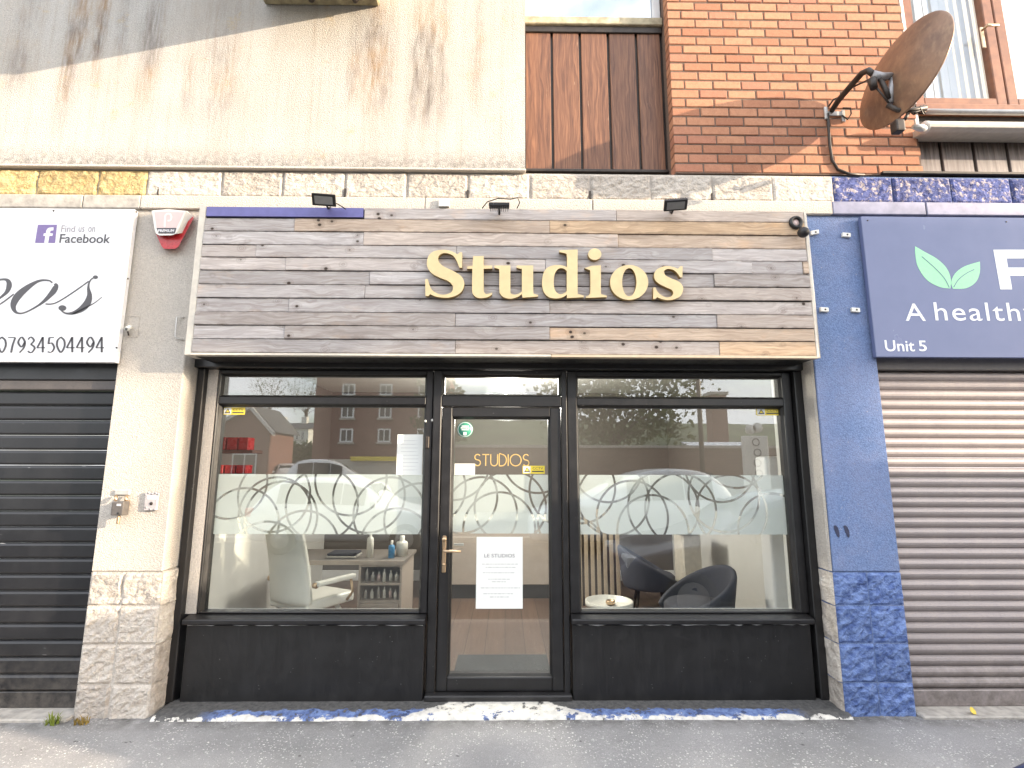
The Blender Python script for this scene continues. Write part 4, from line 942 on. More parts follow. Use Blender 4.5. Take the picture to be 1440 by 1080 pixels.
bd = thing('balcony_door', 'brown framed balcony door with white vertical blinds at top right', 'door', (4.2, .1, 4.6))
DX0 = 3.352
box('side_post', 'white_pvc', (DX0, DX0+.05, .04, .2, 4.36, 7.0), bd, .004)
def dframe(x0, x1): 
    m = MB(); frame(m, x0, x1, 4.62, 7.0, .085, .085, .10, .08, .06, .13); m.build('sash', 'brown_frame', bd)
    box('pane', 'glass_clear', (x0+.08, x1-.08, .10, .104, 4.70, 6.94), bd)
dframe(3.405, 4.19); dframe(4.20, 5.2)
box('cill', 'brown_frame', (DX0, 5.3, .0, .13, 4.56, 4.618), bd, .006)
x = 3.42
bl = MB().box(-.0015, .0015, -.034, .034, 0, 2.36).mesh('blind_slat', 'blind')
while x < 5.2: inst(bl, 'blind_slat', bd, (x, .185+random.uniform(-.006, .006), 4.63), (0, 0, R(-80+random.uniform(-13, 13)))); x += .077
q = at(1384, 50, .04); m = MB(); m.box(q.x-.018, q.x+.012, .045, .058, q.z-.11, q.z+.09, .004); m.tube([(q.x, .05, q.z+.06), (q.x, .0, q.z+.06), (q.x-.01, -.005, q.z+.06), (q.x+.09, -.003, q.z+.058)], .010, 8); m.build('lever_handle', 'brass', bd)
box('room_wall', 'plaster', (DX0, 5.4, .55, .6, 4.3, 7.2), bd)
cr_ = thing('timber_cladding.001', 'short weathered grey brown boards below the balcony door', 'cladding', (3.9, .05, 4.0))
ex = [3.352, 3.566, 3.84, 4.12, 4.40, 4.68, 4.96, 5.24]
for a, b in zip(ex, ex[1:]): MB().box(a+.004, b-.020, .055, .08, 4.005, 4.36, .004).build('board', 'cladding_grey', cr_, loc=((a+b)/2, .06, 4.17))
box('backing', 'dark_metal', (3.348, 6.2, .08, .3, 3.975, 4.56), cr_); box('bottom_rail', 'dark_metal', (3.0, 5.3, -.02, .08, 3.978, 4.0), cr_, .003)
rl = thing('balcony_rail', 'grey handrail and rounded cream ledge in front of the balcony door', 'railing', (4, -.1, 4.3))
zr_ = az(1400, 158, -.16); x0 = ax(1300, 156, -.16)
MB().tube([(x0, -.16, zr_), (6, -.16, zr_)], .022, 10).build('handrail', 'pale_metal', rl)
zl_ = az(1400, 180, -.12); x1 = ax(1300, 180, -.12)
m = MB(); m.prism([(-.155, zl_-.022), (-.165, zl_), (-.155, zl_+.03), (-.12, zl_+.04), (.055, zl_+.045), (.055, zl_-.005), (-.10, zl_-.028)], x1+.006, 6, 'x', .004); m.build('ledge', 'cream_pvc', rl)
MB().lathe([(0, -.02), (.03, -.018), (.048, 0), (.048, .02)], (x1, -.115, zl_+.002), (1, 0, 0), 18).build('ledge_cap', 'white_plastic', rl)
MB().tube([(4.6, -.16, zr_), (4.6, -.12, zl_)], .015, 8).build('rail_post', 'grey_metal', rl)

# ------------------------------------------------------------------ satellite dish
DC = Vector((2.879, -.45, 4.506)); DN = Vector((.97, .12, -.22)).normalized(); DR = .378
ds = thing('satellite_dish', 'rusty brown satellite dish on a bent arm fixed to the brick wall', 'satellite dish', (2.62, 0, 4.5))
prof = [(0, -.075)] + [(DR*t, -.075+.075*t*t) for t in (.15, .3, .45, .6, .75, .88, .97)] + [(DR, .0), (DR+.006, .004), (DR+.006, .012), (DR-.004, .012), (DR*.97, .004)] + [(DR*t, -.068+.075*t*t) for t in (.88, .75, .6, .45, .3, .15)] + [(0, -.068)]
MB().lathe(prof, DC, DN, 56).build('reflector', 'dish', ds)
wb0 = at(1163, 157, -.03); wb1 = at(1183, 160, -.03)
m = MB(); m.box(wb0.x-.01, wb0.x+.015, -.02, -.002, wb0.z-.055, wb0.z+.055, .003); m.box(wb1.x+.015, wb1.x+.04, -.02, -.002, wb1.z-.06, wb1.z+.045, .003); m.box(wb0.x, wb1.x+.03, -.012, -.003, wb0.z-.02, wb0.z+.02, .003); m.build('wall_plate', 'pale_metal', ds)
mount = DC-DN*.10
A = [Vector((wb0.x+.05, -.015, wb0.z+.02)), at(1180, 140, -.12), at(1197, 120, -.25), at(1212, 103, -.36), at(1221, 99, -.42), at(1230, 106, -.44)]
MB().tube(A, [.020, .022, .022, .022, .022, .022], 10).build('bent_arm', 'dark_metal', ds)
m = MB()
g0, g1, g2 = at(1226, 106, -.44), at(1256, 106, -.45), at(1252, 146, -.45)
m.tube([g0, at(1240, 109, -.45), g1], [.035, .034, .02], 6); m.tube([g1, at(1253, 125, -.45), g2], [.022, .024, .020], 6)
m.build('mount_bracket', 'grey_metal', ds)
m = MB(); m.tube([at(1226, 112, -.45), at(1229, 124, -.46)], [.03, .024], 10); m.tube([at(1236, 108, -.45), at(1246, 128, -.46), at(1250, 140, -.45)], .018, 8); m.build('clamp', 'dark_metal', ds)
e0, e1, e2 = at(1248, 148, -.45), at(1275, 156, -.5), at(1302, 152, -.52)
MB().tube([e0, at(1262, 155, -.48), e1, e2], [.018, .017, .017, .02], 8).build('feed_arm', 'dark_metal', ds)
l0, l1 = at(1277, 160, -.5), at(1264, 184, -.5)
m = MB(); m.tube([l0, at(1272, 168, -.5)], .012, 8); m.box(l1.x-.035, l1.x+.03, -.53, -.465, l1.z-.012, l1.z+.075, .012, 2); m.build('feed_head', 'dark_metal', ds)
m = MB(); m.tube([at(1283, 178, -.4), at(1296, 180, -.4), at(1300, 181, -.35)], [.015, .028, .02], 8); m.build('cobweb_clump', 'pale_metal', ds)
m = MB(); rnd = random.Random(3)
for k in range(5):
    P = [at(1290+rnd.uniform(-10, 12), 154+rnd.uniform(-7, 7), -.5+rnd.uniform(-.03, .03)) for _ in range(5)]; m.tube(P, .006, 6)
m.build('cable_knot', 'dark_metal', ds)
m = MB(); m.tube([at(1164, 160, -.015), at(1165, 180, -.012), at(1167, 205, -.012), at(1170, 225, -.012), at(1178, 238, -.012), at(1195, 245, -.012), at(1215, 246, -.012)], .011, 8); m.build('cable', 'dark_metal', ds)
m = MB(); m.tube([at(1165, 150, -.03), at(1172, 140, -.06), at(1185, 135, -.1), at(1200, 122, -.22), at(1222, 112, -.42), at(1238, 130, -.46), at(1252, 148, -.46)], .007, 6); m.tube([at(1185, 152, -.03), at(1196, 152, -.05), at(1197, 160, -.05), at(1192, 168, -.03), at(1184, 162, -.02)], .006, 6); m.build('loose_cable', 'dark_metal', ds)

# ------------------------------------------------------------------ fittings
def floodlight(label, pc, tilt, yaw, w_=.125, h_=.075, back=False, cable=None):
    c_ = at(pc[0], pc[1], -.27); t = thing('floodlight', label, 'floodlight', c_, 'small floodlights along the top of the wooden sign')
    rot = Matrix.Rotation(yaw, 4, 'Z') @ Matrix.Rotation(tilt, 4, 'X')
    def put(m, nm, mt): 
        o = m.build(nm, mt, t, local=True); o.matrix_local = rot; return o
    put(MB().box(-w_/2, w_/2, -.012, .014, -h_/2, h_/2, .006, 2), 'housing', 'black_metal')
    put(MB().box(-w_*.38, w_*.38, -.0145, -.0125, -h_*.33, h_*.33), 'lens', 'lens_grey')
    m = MB()
    for k in range(9): m.box(-w_/2+.012+k*(w_-.026)/8, -w_/2+.016+k*(w_-.026)/8, .0145, .034, -h_*.42, h_*.42)
    put(m, 'cooling_fins', 'black_metal')
    b = MB(); b.tube([c_+Vector((0, .03, 0)), c_+Vector((0, .09, -.02)), (c_.x, -.13, 3.585)], .008, 6); b.build('bracket', 'black_metal', t)
    if cable: MB().tube([at(x, y, Y) for x, y, Y in cable], .004, 6).build('cable', 'dark_metal', t)
    return t
MT['lens_grey'] = simple('floodlight_lens', (.20, .20, .195), .15, 0, .1, 20)
floodlight('floodlight over the purple strip at the left end of the wooden sign', (455.5, 281), R(42), R(8), .165, .085, cable=[(473, 286, -.25), (480, 290, -.22), (486, 294, -.18)])
floodlight('floodlight with a looping cable above the gold letters', (702, 289), R(-78), R(0), .150, .085, cable=[(678, 293, -.2), (685, 284, -.2), (700, 279, -.2), (718, 280, -.2), (728, 278, -.2), (731, 285, -.2), (727, 293, -.18)])
floodlight('floodlight above the planks tinted as sunlit near the right end of the sign', (950, 288), R(56), R(-10), .165, .085)
tag(box('junction_box', 'white_plastic', (ax(617, 285, -.05), ax(632, 285, -.05), -.06, -.036, az(624, 291, -.05), az(624, 280, -.05)), None, .003), 'small white junction box on the cream lintel, left of the middle floodlight', 'junction box')

q = at(1118, 314, SY); t = thing('security_camera', 'black round security camera at the top right of the wooden sign', 'camera', (q.x, SY, q.z-.05))
MB().lathe([(.026, -.012), (.034, -.022), (.046, -.022), (.052, -.008), (.052, .0), (.03, .0), (.026, -.004)], (q.x, SY-.006, q.z), (0, 1, 0), 28).build('base_ring', 'black_metal', t)
MB().lathe([(0, -.008), (.025, -.006), (.026, 0)], (q.x, SY-.006, q.z), (0, 1, 0), 20).build('lens', 'pink_plastic', t)
q2 = at(1129, 327, SY-.06); m = MB(); m.lathe([(0, -.05), (.02, -.047), (.033, -.035), (.040, -.01), (.036, .01), (.02, .02), (0, .022)], q2, (.1, 1, .35), 20); m.tube([(q.x+.02, SY-.02, q.z-.03), q2], .012, 8); m.build('camera_head', 'black_metal', t)

al = thing('alarm_box', 'red and white burglar alarm box on the cream pilaster', 'alarm', at(242, 348, -.09))
za = lambda L, Y: [(lambda p: (p.x, p.z))(at(200+a/13.5, 280+b/13.5, Y)) for a, b in L]
def loft(A, ya, B, yb, name, mat):
    m = MB(); va = [m.bm.verts.new((p[0], ya, p[1])) for p in A]; vb = [m.bm.verts.new((p[0], yb, p[1])) for p in B]
    m.bm.faces.new(va); m.bm.faces.new(vb[::-1]); n = len(A)
    for i in range(n): m.bm.faces.new((va[i], vb[i], vb[(i+1) % n], va[(i+1) % n]))
    return m.build(name, mat, al)
front = [(185, 215), (490, 195), (830, 225), (690, 560), (635, 660), (560, 685), (330, 690), (270, 660), (235, 560)]
sidet = [(175, 215), (490, 190), (855, 225), (960, 325), (800, 640), (660, 645), (560, 690), (320, 692), (240, 640)]
loft(za([(250, 640), (640, 640), (960, 335), (975, 360), (800, 690), (690, 900), (630, 945), (420, 945), (370, 900)], -.06), -.06, za([(200, 330), (560, 300), (970, 330), (975, 370), (800, 690), (690, 900), (630, 945), (420, 945), (370, 900)], -.006), -.0065, 'red_base', 'red_plastic')
loft(za(front, -.10), -.10, za(sidet, -.045), -.045, 'white_cover', 'white_plastic')
face = za([(225, 245), (490, 232), (790, 250), (650, 545), (275, 545)], -.1015); m = MB(); m.bm.faces.new([m.bm.verts.new((p[0], -.1015, p[1])) for p in face]); m.build('face_plate', 'pink_plastic', al)
lb_ = za([(272, 548), (650, 548), (618, 652), (310, 652)], -.1018); m = MB(); m.bm.faces.new([m.bm.verts.new((p[0], -.1018, p[1])) for p in lb_]); m.build('name_strip', 'print_dark', al)
a_, b_ = za([(300, 625)], -.103)[0], za([(608, 575)], -.103)[0]
text_obj('PREMIUM', 'lettering', 'print_white', a_[0], b_[0], a_[1], b_[1], -.1035, al, .0006, bold=.01)
pP = za([(425, 535), (430, 400), (440, 310), (480, 278), (530, 285), (555, 340), (535, 400), (480, 410)], -.103)
m = MB(); lp_ = pen(pP, 0, .0135, .0135, 6); n_ = len(lp_)//2
for k in range(n_-1): a, b, c_, d_ = lp_[k], lp_[k+1], lp_[-2-k], lp_[-1-k]; m.quad([(a[0], -.103, a[1]), (b[0], -.103, b[1]), (c_[0], -.103, c_[1]), (d_[0], -.103, d_[1])])
m.build('emblem', 'white_plastic', al)

for i, (px, py, lb) in enumerate(((1145.5, 327, 'small white bracket at the top left of the blue pilaster, touching the sign end'), (1190, 330.5, 'small white bracket at the top right of the blue pilaster'), (1159, 435.5, 'small white bracket on the blue pilaster level with the gold lettering base, nearer the planks'), (1203, 436, 'small white bracket on the blue pilaster beside the navy sign edge, lower right of four'))):
    q = at(px, py, -.02); t = thing('wall_bracket', lb, 'bracket', q, 'four small white brackets left on the blue pilaster')
    w_ = .032; MB().hexa([(q.x+sx*w_, y, q.z+sz*.017+sx*(.006 if i == 0 else -.002)) for sx in (-1, 1) for y in (-.028, -.007) for sz in (-1, 1)], .003).build('plate', 'white_plastic', t)
    MB().lathe([(0, -.003), (.007, -.002), (.007, 0)], (q.x+.004, -.029, q.z), (0, 1, 0), 8).build('screw', 'dark_metal', t)
ec = thing('edge_conduit', 'pale plastic conduit running down the right end of the wooden sign', 'conduit', (SX1+.05, SY+.03, zb))
MB().tube([(SX1+.036, SY+.03, zb-.012), (SX1+.036, SY+.03, zt-.12)], .009, 8).build('pipe', 'pale_metal', ec)

k0 = at(170, 712, -.02)
lk = thing('shutter_lock', 'dark padlock block hanging from a pale plate on the cream pilaster', 'lock', (k0.x, -.02, k0.z-.1))
def PX(a, b, Y): return at(140+a/10.8, 660+b/10.8, Y)
a, b = PX(225, 390, -.02), PX(465, 310, -.02); MB().box(a.x, b.x, -.022, -.007, a.z, b.z, .004).build('plate', 'pale_metal', lk)
m = MB(); m.tube([PX(250, 400, -.03), PX(245, 470, -.05)], .010, 8); m.tube([PX(410, 400, -.03), PX(400, 480, -.05)], .010, 8); m.build('shackle', 'brass', lk)
a, b = PX(200, 700, -.075), PX(405, 485, -.075); MT['lock_grey'] = simple('dark_lock_metal', (.12, .108, .10), .45, .3, .2, 30); MB().box(a.x, b.x, -.10, -.035, a.z, b.z, .008, 2).build('body', 'lock_grey', lk)
a, b = PX(405, 620, -.03), PX(440, 470, -.03); MB().box(a.x, b.x, -.035, -.008, a.z, b.z, .003).build('hasp', 'brass', lk)
a, b = PX(258, 830, -.06), PX(315, 705, -.06); MB().box(a.x, b.x, -.07, -.05, a.z, b.z, .004).build('key', 'brass', lk)
MB().lathe([(0, -.003), (.008, -.002), (.008, 0)], PX(285, 665, -.101), (0, 1, 0), 8).build('keyhole', 'black_metal', lk)
a, b = PX(262, 555, -.101), PX(325, 525, -.101); MB().box(a.x, b.x, -.1025, -.1, a.z, b.z).build('mark', 'print_white', lk)
a, b = PX(680, 625, -.015), PX(905, 360, -.015)
ks = thing('key_switch', 'square grey shutter key switch on the cream pilaster, right of the lock', 'switch', (a.x, -.01, a.z))
MT['key_grey'] = simple('painted_grey_steel', (.42, .39, .39), .5, .1, .15, 30)
MB().box(a.x, b.x, -.026, -.007, a.z, b.z, .004).build('plate', 'key_grey', ks)
p, q = PX(725, 455, -.028), PX(860, 400, -.028); MB().box(p.x, q.x, -.0285, -.026, p.z, q.z, .001).build('label_panel', 'print_white', ks)
m = MB(); m.lathe([(0, -.004), (.011, -.003), (.012, 0)], PX(785, 520, -.026), (0, 1, 0), 12); m.build('key_barrel', 'dark_metal', ks)
m = MB(); rnd = random.Random(5)
for (u, v) in ((700, 380), (745, 355), (800, 372), (850, 360), (890, 378), (710, 580), (770, 605), (840, 610)): m.lathe([(0, -.008), (.007, -.006), (.010, 0)], PX(u, v, -.022), (0, 1, 0), 8)
m.build('old_sealant', 'grey_metal', ks)
jx0 = thing('wall_camera', 'tiny white camera peeping out beside the edge of the white sign', 'camera', at(180, 462, -.02))
m = MB(); m.tube([at(184, 459, -.03), at(177.5, 463, -.07)], [.014, .017], 12); m.build('barrel', 'white_plastic', jx0)
MB().lathe([(0, -.002), (.011, -.001), (.011, .0)], at(177.2, 463.2, -.075), (.6, 1, .3), 10).build('lens', 'black_metal', jx0)
m = MB(); m.tube([at(179, 464, -.03), at(181, 472, -.02)], .005, 6); m.build('stem', 'dark_metal', jx0)
a, b = at(176, 474, -.007), at(197, 444.5, -.007); hb = tag(MB().box(a.x, b.x, -.012, -.0065, b.z-.006, b.z).box(a.x, b.x, -.010, -.0065, a.z, b.z-.0065, .002).build('blanking_plate', 'cream'), 'cream square blanking plate behind the tiny white camera', 'plate')
a, b = at(256, 477, -.03), at(249, 446, -.03)
m = MB(); m.tube([(a.x, -.008, a.z), (a.x-.03, -.03, a.z+.004), (b.x, -.03, a.z+.02), (b.x, -.03, b.z), (a.x-.015, -.008, b.z+.004)], .006, 6); tag(m.build('wire_hook', 'pale_metal'), 'thin wire hook on the cream pilaster beside the sign end', 'hook')

# ground litter and weeds
def tuft(label, px, py, n, hgt, mat):
    q = at(px, py, -.10); q = Vector((q.x, -.085, .0)); rnd = random.Random(px); m = MB()
    for i in range(n):
        a = rnd.uniform(0, 6.28); l = rnd.uniform(.4, 1)*hgt; b0 = q+Vector((rnd.uniform(-.04, .04), rnd.uniform(-.025, .025), 0)); dv = Vector((math.cos(a), math.sin(a)*.6, 0))*l*.5; sd = Vector((-math.sin(a), math.cos(a), 0))*.0035
        m.quad([b0-sd, b0+sd, b0+dv*.6+sd*.8+Vector((0, 0, l*.7)), b0+dv*.6-sd*.8+Vector((0, 0, l*.7))]); m.quad([b0+dv*.6-sd*.8+Vector((0, 0, l*.7)), b0+dv*.6+sd*.8+Vector((0, 0, l*.7)), b0+dv*1.2+Vector((0, 0, l*.9))])
    return tag(m.build('weed_tuft', mat), label, 'weed', None)
tuft('green weed tuft growing below the dark shutter', 72, 1018, 40, .085, 'grass')
MT['dry_grass'] = mk_leaf('dry_weed_leaf', (.30, .22, .07), (.42, .30, .10)); tuft('dry yellowish weed tuft at the foot of the cream pilaster', 112, 1014, 30, .07, 'dry_grass')
q = at(1366, 998, -.02); m = MB(); m.prism([(-.022, -.004), (-.012, .016), (.004, .026), (.018, .02), (.026, 0), (.018, -.018), (-.004, -.02)], 0, .0015, 'y', .0005)
lfo = m.build('fallen_leaf', 'yellow_leaf', None, local=True, loc=(q.x, -.03, .040)); lfo.rotation_euler = (R(-35), R(10), R(10)); tag(lfo, 'small yellow leaf lying on the sill below the brown shutter', 'leaf')

# ------------------------------------------------------------------ shop interior
FZ = .05
RX0, RX1, RY1, RZ = -2.60, 2.42, 3.9, 2.75
struct(box('shop_floor', 'floor', (RX0, RX1, .301, RY1, FZ-.05, FZ)))
MT['dim_taupe'] = simple('dimmed_wall_taupe', (.13, .115, .105), .8, 0, .05, 6)  # dark wall colour standing in for a dim room behind the reflections
iw = thing('interior_walls', 'white walls and ceiling inside the shop, upper and back walls coloured dark to look dim', 'wall', (0, 2, FZ))
box('back_wall', 'dim_taupe', (RX0, RX1, RY1, RY1+.1, FZ, RZ), iw)
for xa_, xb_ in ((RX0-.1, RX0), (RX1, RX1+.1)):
    box('side_wall', 'plaster', (xa_, xb_, .301, RY1, 0, 1.16), iw); box('upper_side_wall', 'dim_taupe', (xa_, xb_, .301, RY1, 1.161, RZ), iw)
box('ceiling', 'plaster', (RX0-.1, RX1+.1, .301, RY1+.1, RZ, RZ+.1), iw); box('skirting', 'white_pvc', (RX0, RX1, RY1-.02, RY1-.001, FZ, FZ+.14), iw, .004)
box('front_cheek', 'plaster', (-2.6, -2.25, .301, .36, 0, RZ), iw); box('front_cheek', 'plaster', (2.17, 2.42, .301, .36, 0, RZ), iw); box('front_bulkhead', 'plaster', (RX0, RX1, .301, .34, 2.405, RZ), iw)
box('low_wall', 'plaster', (-2.25, -.57, .301, .34, 0, .60), iw); box('low_wall', 'plaster', (.48, 2.2, .301, .34, 0, .60), iw)
for i, (x, y, lb) in enumerate(((0.0, 2.0, 'small lit pendant lamp seen through the pane above the door'),)):
    t = thing('pendant_lamp', lb, 'lamp', (x, y, 2.4))
    MB().tube([(x, y, RZ), (x, y, 2.56)], .005, 6).build('cord', 'black_metal', t); MB().lathe([(.018, .06), (.02, .04), (.02, .0)], (x, y, 2.53), (0, 0, 1), 12).build('holder', 'brass', t)
    MB().lathe([(0, -.035), (.016, -.025), (.018, 0), (.012, .03), (.01, .035)], (x, y, 2.50), (0, 0, 1), 14).build('bulb', 'bulb', t)
    ld = bpy.data.lights.new('pendant_light', 'POINT'); ld.energy = 54; ld.color = (1, .93, .84); ld.shadow_soft_size = .25; lo = bpy.data.objects.new('pendant_light', ld); COL.objects.link(lo); lo.parent = t; lo.location = (0, 0, .0)

ch = thing('office_chair', 'white leather swivel chair with gold armrest bolts behind the left window', 'chair', (-1.72, 1.08, FZ), None, R(-30))
def sub(o, lv=2):
    md = o.modifiers.new('smooth', 'SUBSURF'); md.levels = lv; md.render_levels = lv
    for f in o.data.polygons: f.use_smooth = True
    return o
def pad(x0, x1, y0, y1, z0, z1, name, mat, parent, bev=.03): return MB().box(x0, x1, y0, y1, z0, z1, bev, 3).build(name, mat, parent, local=True)
m = MB()
def bf(u, v):
    a = (u-.5); return (a*.52*(1-.12*v), -.26-.05*v+.10*(a*2)**2*.5-.10*v*v, .44+.72*v)
m.grid(bf, 8, 8); o = m.build('backrest', 'white_leather', ch, local=True); so = o.modifiers.new('thick', 'SOLIDIFY'); so.thickness = .07; so.offset = 0; sub(o, 1)
pad(-.25, .25, -.25, .27, .40, .49, 'seat', 'white_leather', ch)
for s_ in (-1, 1):
    m = MB(); m.box(s_*.30-.028, s_*.30+.028, -.22, .20, .615, .655, .012, 2); o = m.build('armrest', 'white_leather', ch, local=True)
    MB().tube([(s_*.30, .16, .62), (s_*.30, .19, .5), (s_*.27, .15, .43)], .012, 8).build('arm_support', 'brass', ch, local=True)
    MB().lathe([(0, -.02), (.024, -.015), (.024, .015), (0, .02)], (s_*.29, -.22, .625), (1, 0, 0), 12).build('arm_bolt', 'brass', ch, local=True)
MB().tube([(0, 0, .07), (0, 0, .40)], .03, 10).build('gas_column', 'pale_metal', ch, local=True)
for k in range(5):
    a = k*1.2566; m = MB(); m.tube([(0, 0, .09), (.30*math.cos(a), .30*math.sin(a), .07)], [.025, .015], 8); m.build('base_leg', 'pale_metal', ch, local=True)
    m = MB(); m.lathe([(0, -.012), (.028, -.012), (.03, 0), (.028, .012), (0, .012)], (.30*math.cos(a), .30*math.sin(a), .03), (-math.sin(a), math.cos(a), 0), 12); m.build('castor', 'black_metal', ch, local=True)
dk = thing('nail_desk', 'beige manicure desk with grey top and open cubbyholes behind the left window', 'desk', (-1.55, 1.85, FZ))
box('desk_top', 'grey_laminate', (-2.20, -.98, 1.45, 2.15, .715, .75), dk, .004); box('top_edge', 'beige_laminate', (-2.20, -.98, 1.436, 1.449, .712, .752), dk, .002)
m = MB(); ux0, ux1 = -1.42, -1.0
m.box(ux0, ux0+.02, 1.46, 2.1, FZ, .714); m.box(ux1-.02, ux1, 1.46, 2.1, FZ, .714); m.box(ux0+.02, ux1-.02, 2.08, 2.1, FZ, .714)
for zz_ in (.36, .52, .69): m.box(ux0+.02, ux1-.02, 1.462, 2.08, zz_, zz_+.02)
m.box(ux0+.02, ux1-.02, 1.462, 2.08, FZ, FZ+.05); m.build('cubby_unit', 'beige_laminate', dk)
dr = box('drawer', 'beige_laminate', (ux0+.023, ux1-.023, 1.452, 1.48, FZ+.053, .357), dk, .003); box('pull', 'dark_metal', (ux0+.14, ux1-.14, 1.435, 1.452, .275, .287), dr, .003)
box('end_panel', 'beige_laminate', (-2.19, -2.16, 1.46, 2.1, FZ, .714), dk)
def bottle(nm, lb, x, y, z, r, h_, mat, cat='bottle', group=None, cap='white_plastic'):
    t = thing(nm, lb, cat, (x, y, z), group)
    MB().lathe([(0, 0), (r, 0), (r, h_*.62), (r*.9, h_*.70), (r*.4, h_*.76), (r*.4, h_*.8)], (x, y, z), (0, 0, 1), 12).build('body', mat, t); MB().lathe([(r*.42, h_*.76), (r*.42, h_), (0, h_)], (x, y, z), (0, 0, 1), 10).build('cap', cap, t); return t
rnd = random.Random(11)
for j, zz_ in enumerate((.541, .381)):
    for i in range(6):
        x = ux0+.06+i*.058
        bottle('small_bottle', 'small bottle, '+('first', 'second', 'third', 'fourth', 'fifth', 'sixth')[i]+' from the left in the '+('upper', 'lower')[j]+' cubbyhole of the desk', x, 1.52+rnd.uniform(0, .06), zz_, .016+rnd.uniform(-.003, .004), rnd.uniform(.08, .125), rnd.choice(['white_plastic', 'white_plastic', 'pink_plastic', 'pale_metal']), 'bottle', 'small bottles in the desk cubbyholes')
bottle('pump_bottle', 'tall white pump bottle on the desk', -1.36, 1.62, .751, .035, .27, 'white_plastic')
bottle('spray_bottle', 'clear bottle with blue liquid on the desk', -1.14, 1.60, .751, .032, .17, 'blue_plastic')
bottle('tissue_tub', 'white tub on the desk right of the blue bottle', -1.06, 1.72, .751, .06, .2, 'white_plastic', 'tub')
t = thing('nail_lamp', 'flat dark device with silver edge on the desk', 'device', (-1.62, 1.65, .751)); box('case', 'pale_metal', (-1.78, -1.48, 1.55, 1.80, .752, .775), t, .008); box('lid', 'grey_fabric', (-1.77, -1.49, 1.56, 1.79, .776, .80), t, .008)
t = thing('tool_stand', 'white angled foot rest under the desk beside the chair', 'foot rest', (-1.5, 1.0, FZ)); 
m = MB(); m.tube([(-1.50, 1.1, FZ+.005), (-1.50, 1.12, .40)], .014, 8); m.tube([(-1.42, 1.1, FZ+.005), (-1.44, 1.12, .36)], .014, 8); m.build('legs', 'white_plastic', t); MB().tube([(-1.53, 1.12, .46), (-1.41, 1.12, .28)], .022, 8).build('bar', 'white_plastic', t)
for i, (zq, lb) in enumerate(((az(340, 633, .9), 'upper dark wall shelf with red boxes inside the left window'), (az(340, 666, .9), 'lower dark wall shelf with red tins inside the left window'))):
    t = thing('wall_shelf', lb, 'shelf', (-2.45, .9, zq)); box('board', 'dark_wood', (-2.598, -2.22, .80, 1.0, zq-.03, zq), t, .004) if 'dark_wood' in MT else None
    MT.setdefault('dark_wood', simple('dark_shelf_wood', (.10, .05, .04), .5, 0, .2, 14)); 
    if not t.children: box('board', 'dark_wood', (-2.598, -2.22, .80, 1.0, zq-.03, zq), t, .004)
    for k in range(3):
        x = -2.52+k*.10; tt = tag(MB().box(x-.042, x+.042, .83, .95, zq+.001, zq+(.11 if i == 0 else .075), .004).build('product_box', ['red_box', 'pink_plastic'][i] if 'red_box' in MT else 'red_plastic'), ('left', 'middle', 'right')[k]+(' red product box of three on the upper wall shelf' if i == 0 else ' red tin of three on the lower wall shelf'), 'box', 'boxes on the wall shelves')
tb = thing('side_table', 'round white tray table behind the right window', 'table', (.95, 1.16, FZ))
MB().lathe([(0, .40), (.20, .40), (.215, .41), (.215, .455), (.205, .455), (.20, .42), (0, .418)], (.95, 1.16, 0), (0, 0, 1), 32).build('tray_top', 'white_plastic', tb)
for k in range(4): a = .6+k*1.571; MB().tube([(.95+.17*math.cos(a), 1.16+.17*math.sin(a), FZ), (.95+.15*math.cos(a), 1.16+.15*math.sin(a), .40)], .011, 8).build('leg', 'white_plastic', tb)
tag(MB().lathe([(0, 0), (.03, 0), (.045, .02), (.04, .04), (.034, .04), (.02, .01), (0, .01)], (.96, 1.15, .4185), (0, 0, 1), 16).build('brass_bowl', 'brass'), 'small brass bowl on the round white table', 'bowl')
ac = thing('tub_chair', 'charcoal fabric tub chair with one high raked side behind the right window', 'armchair', (1.70, 1.02, FZ))
m = MB()
def tub(u, v):
    a = R(-150+ (300)*u); hh = .05+.40*(1+math.cos(a-R(6)))/2
    rr_ = .31+.06*v; return (rr_*math.cos(a)*.95, rr_*math.sin(a), .28+hh*v-.0)
m.grid(tub, 24, 6); o = m.build('shell', 'grey_fabric', ac, local=True); so = o.modifiers.new('thick', 'SOLIDIFY'); so.thickness = .05; sub(o, 1)
MB().lathe([(0, .28), (.26, .28), (.28, .31), (.28, .40), (.25, .43), (0, .44)], (0, 0, 0), (0, 0, 1), 24).build('seat', 'grey_fabric', ac, local=True)
for k in range(4): a = .785+k*1.571; MB().tube([(.24*math.cos(a), .24*math.sin(a), 0), (.18*math.cos(a), .18*math.sin(a), .29)], [.012, .018], 8).build('leg', 'dark_metal', ac, local=True)
ac2 = copy_tree(ac); ac2.location = (1.62, 2.25, FZ); ac2.rotation_euler = (0, 0, R(170)); ac2['label'] = 'second charcoal tub chair deeper in the shop, turned towards the first one'
for o_ in (ac, ac2): o_['group'] = 'charcoal tub chairs in the waiting corner'
ac.name = 'tub_chair'
sp = thing('slatted_panel', 'pale upright wooden slats at the back of the shop in the right window', 'panel', (1.13, 2.55, FZ)); box('felt_back', 'dark_felt', (.70, 1.36, 2.56, 2.58, FZ, 1.18), sp)
sm_ = MB().box(-.022, .022, -.012, .012, 0, 1.10, .003).mesh('slat', 'pale_wood')
for k in range(9): inst(sm_, 'slat', sp, (.735+k*.075, 2.546, FZ))
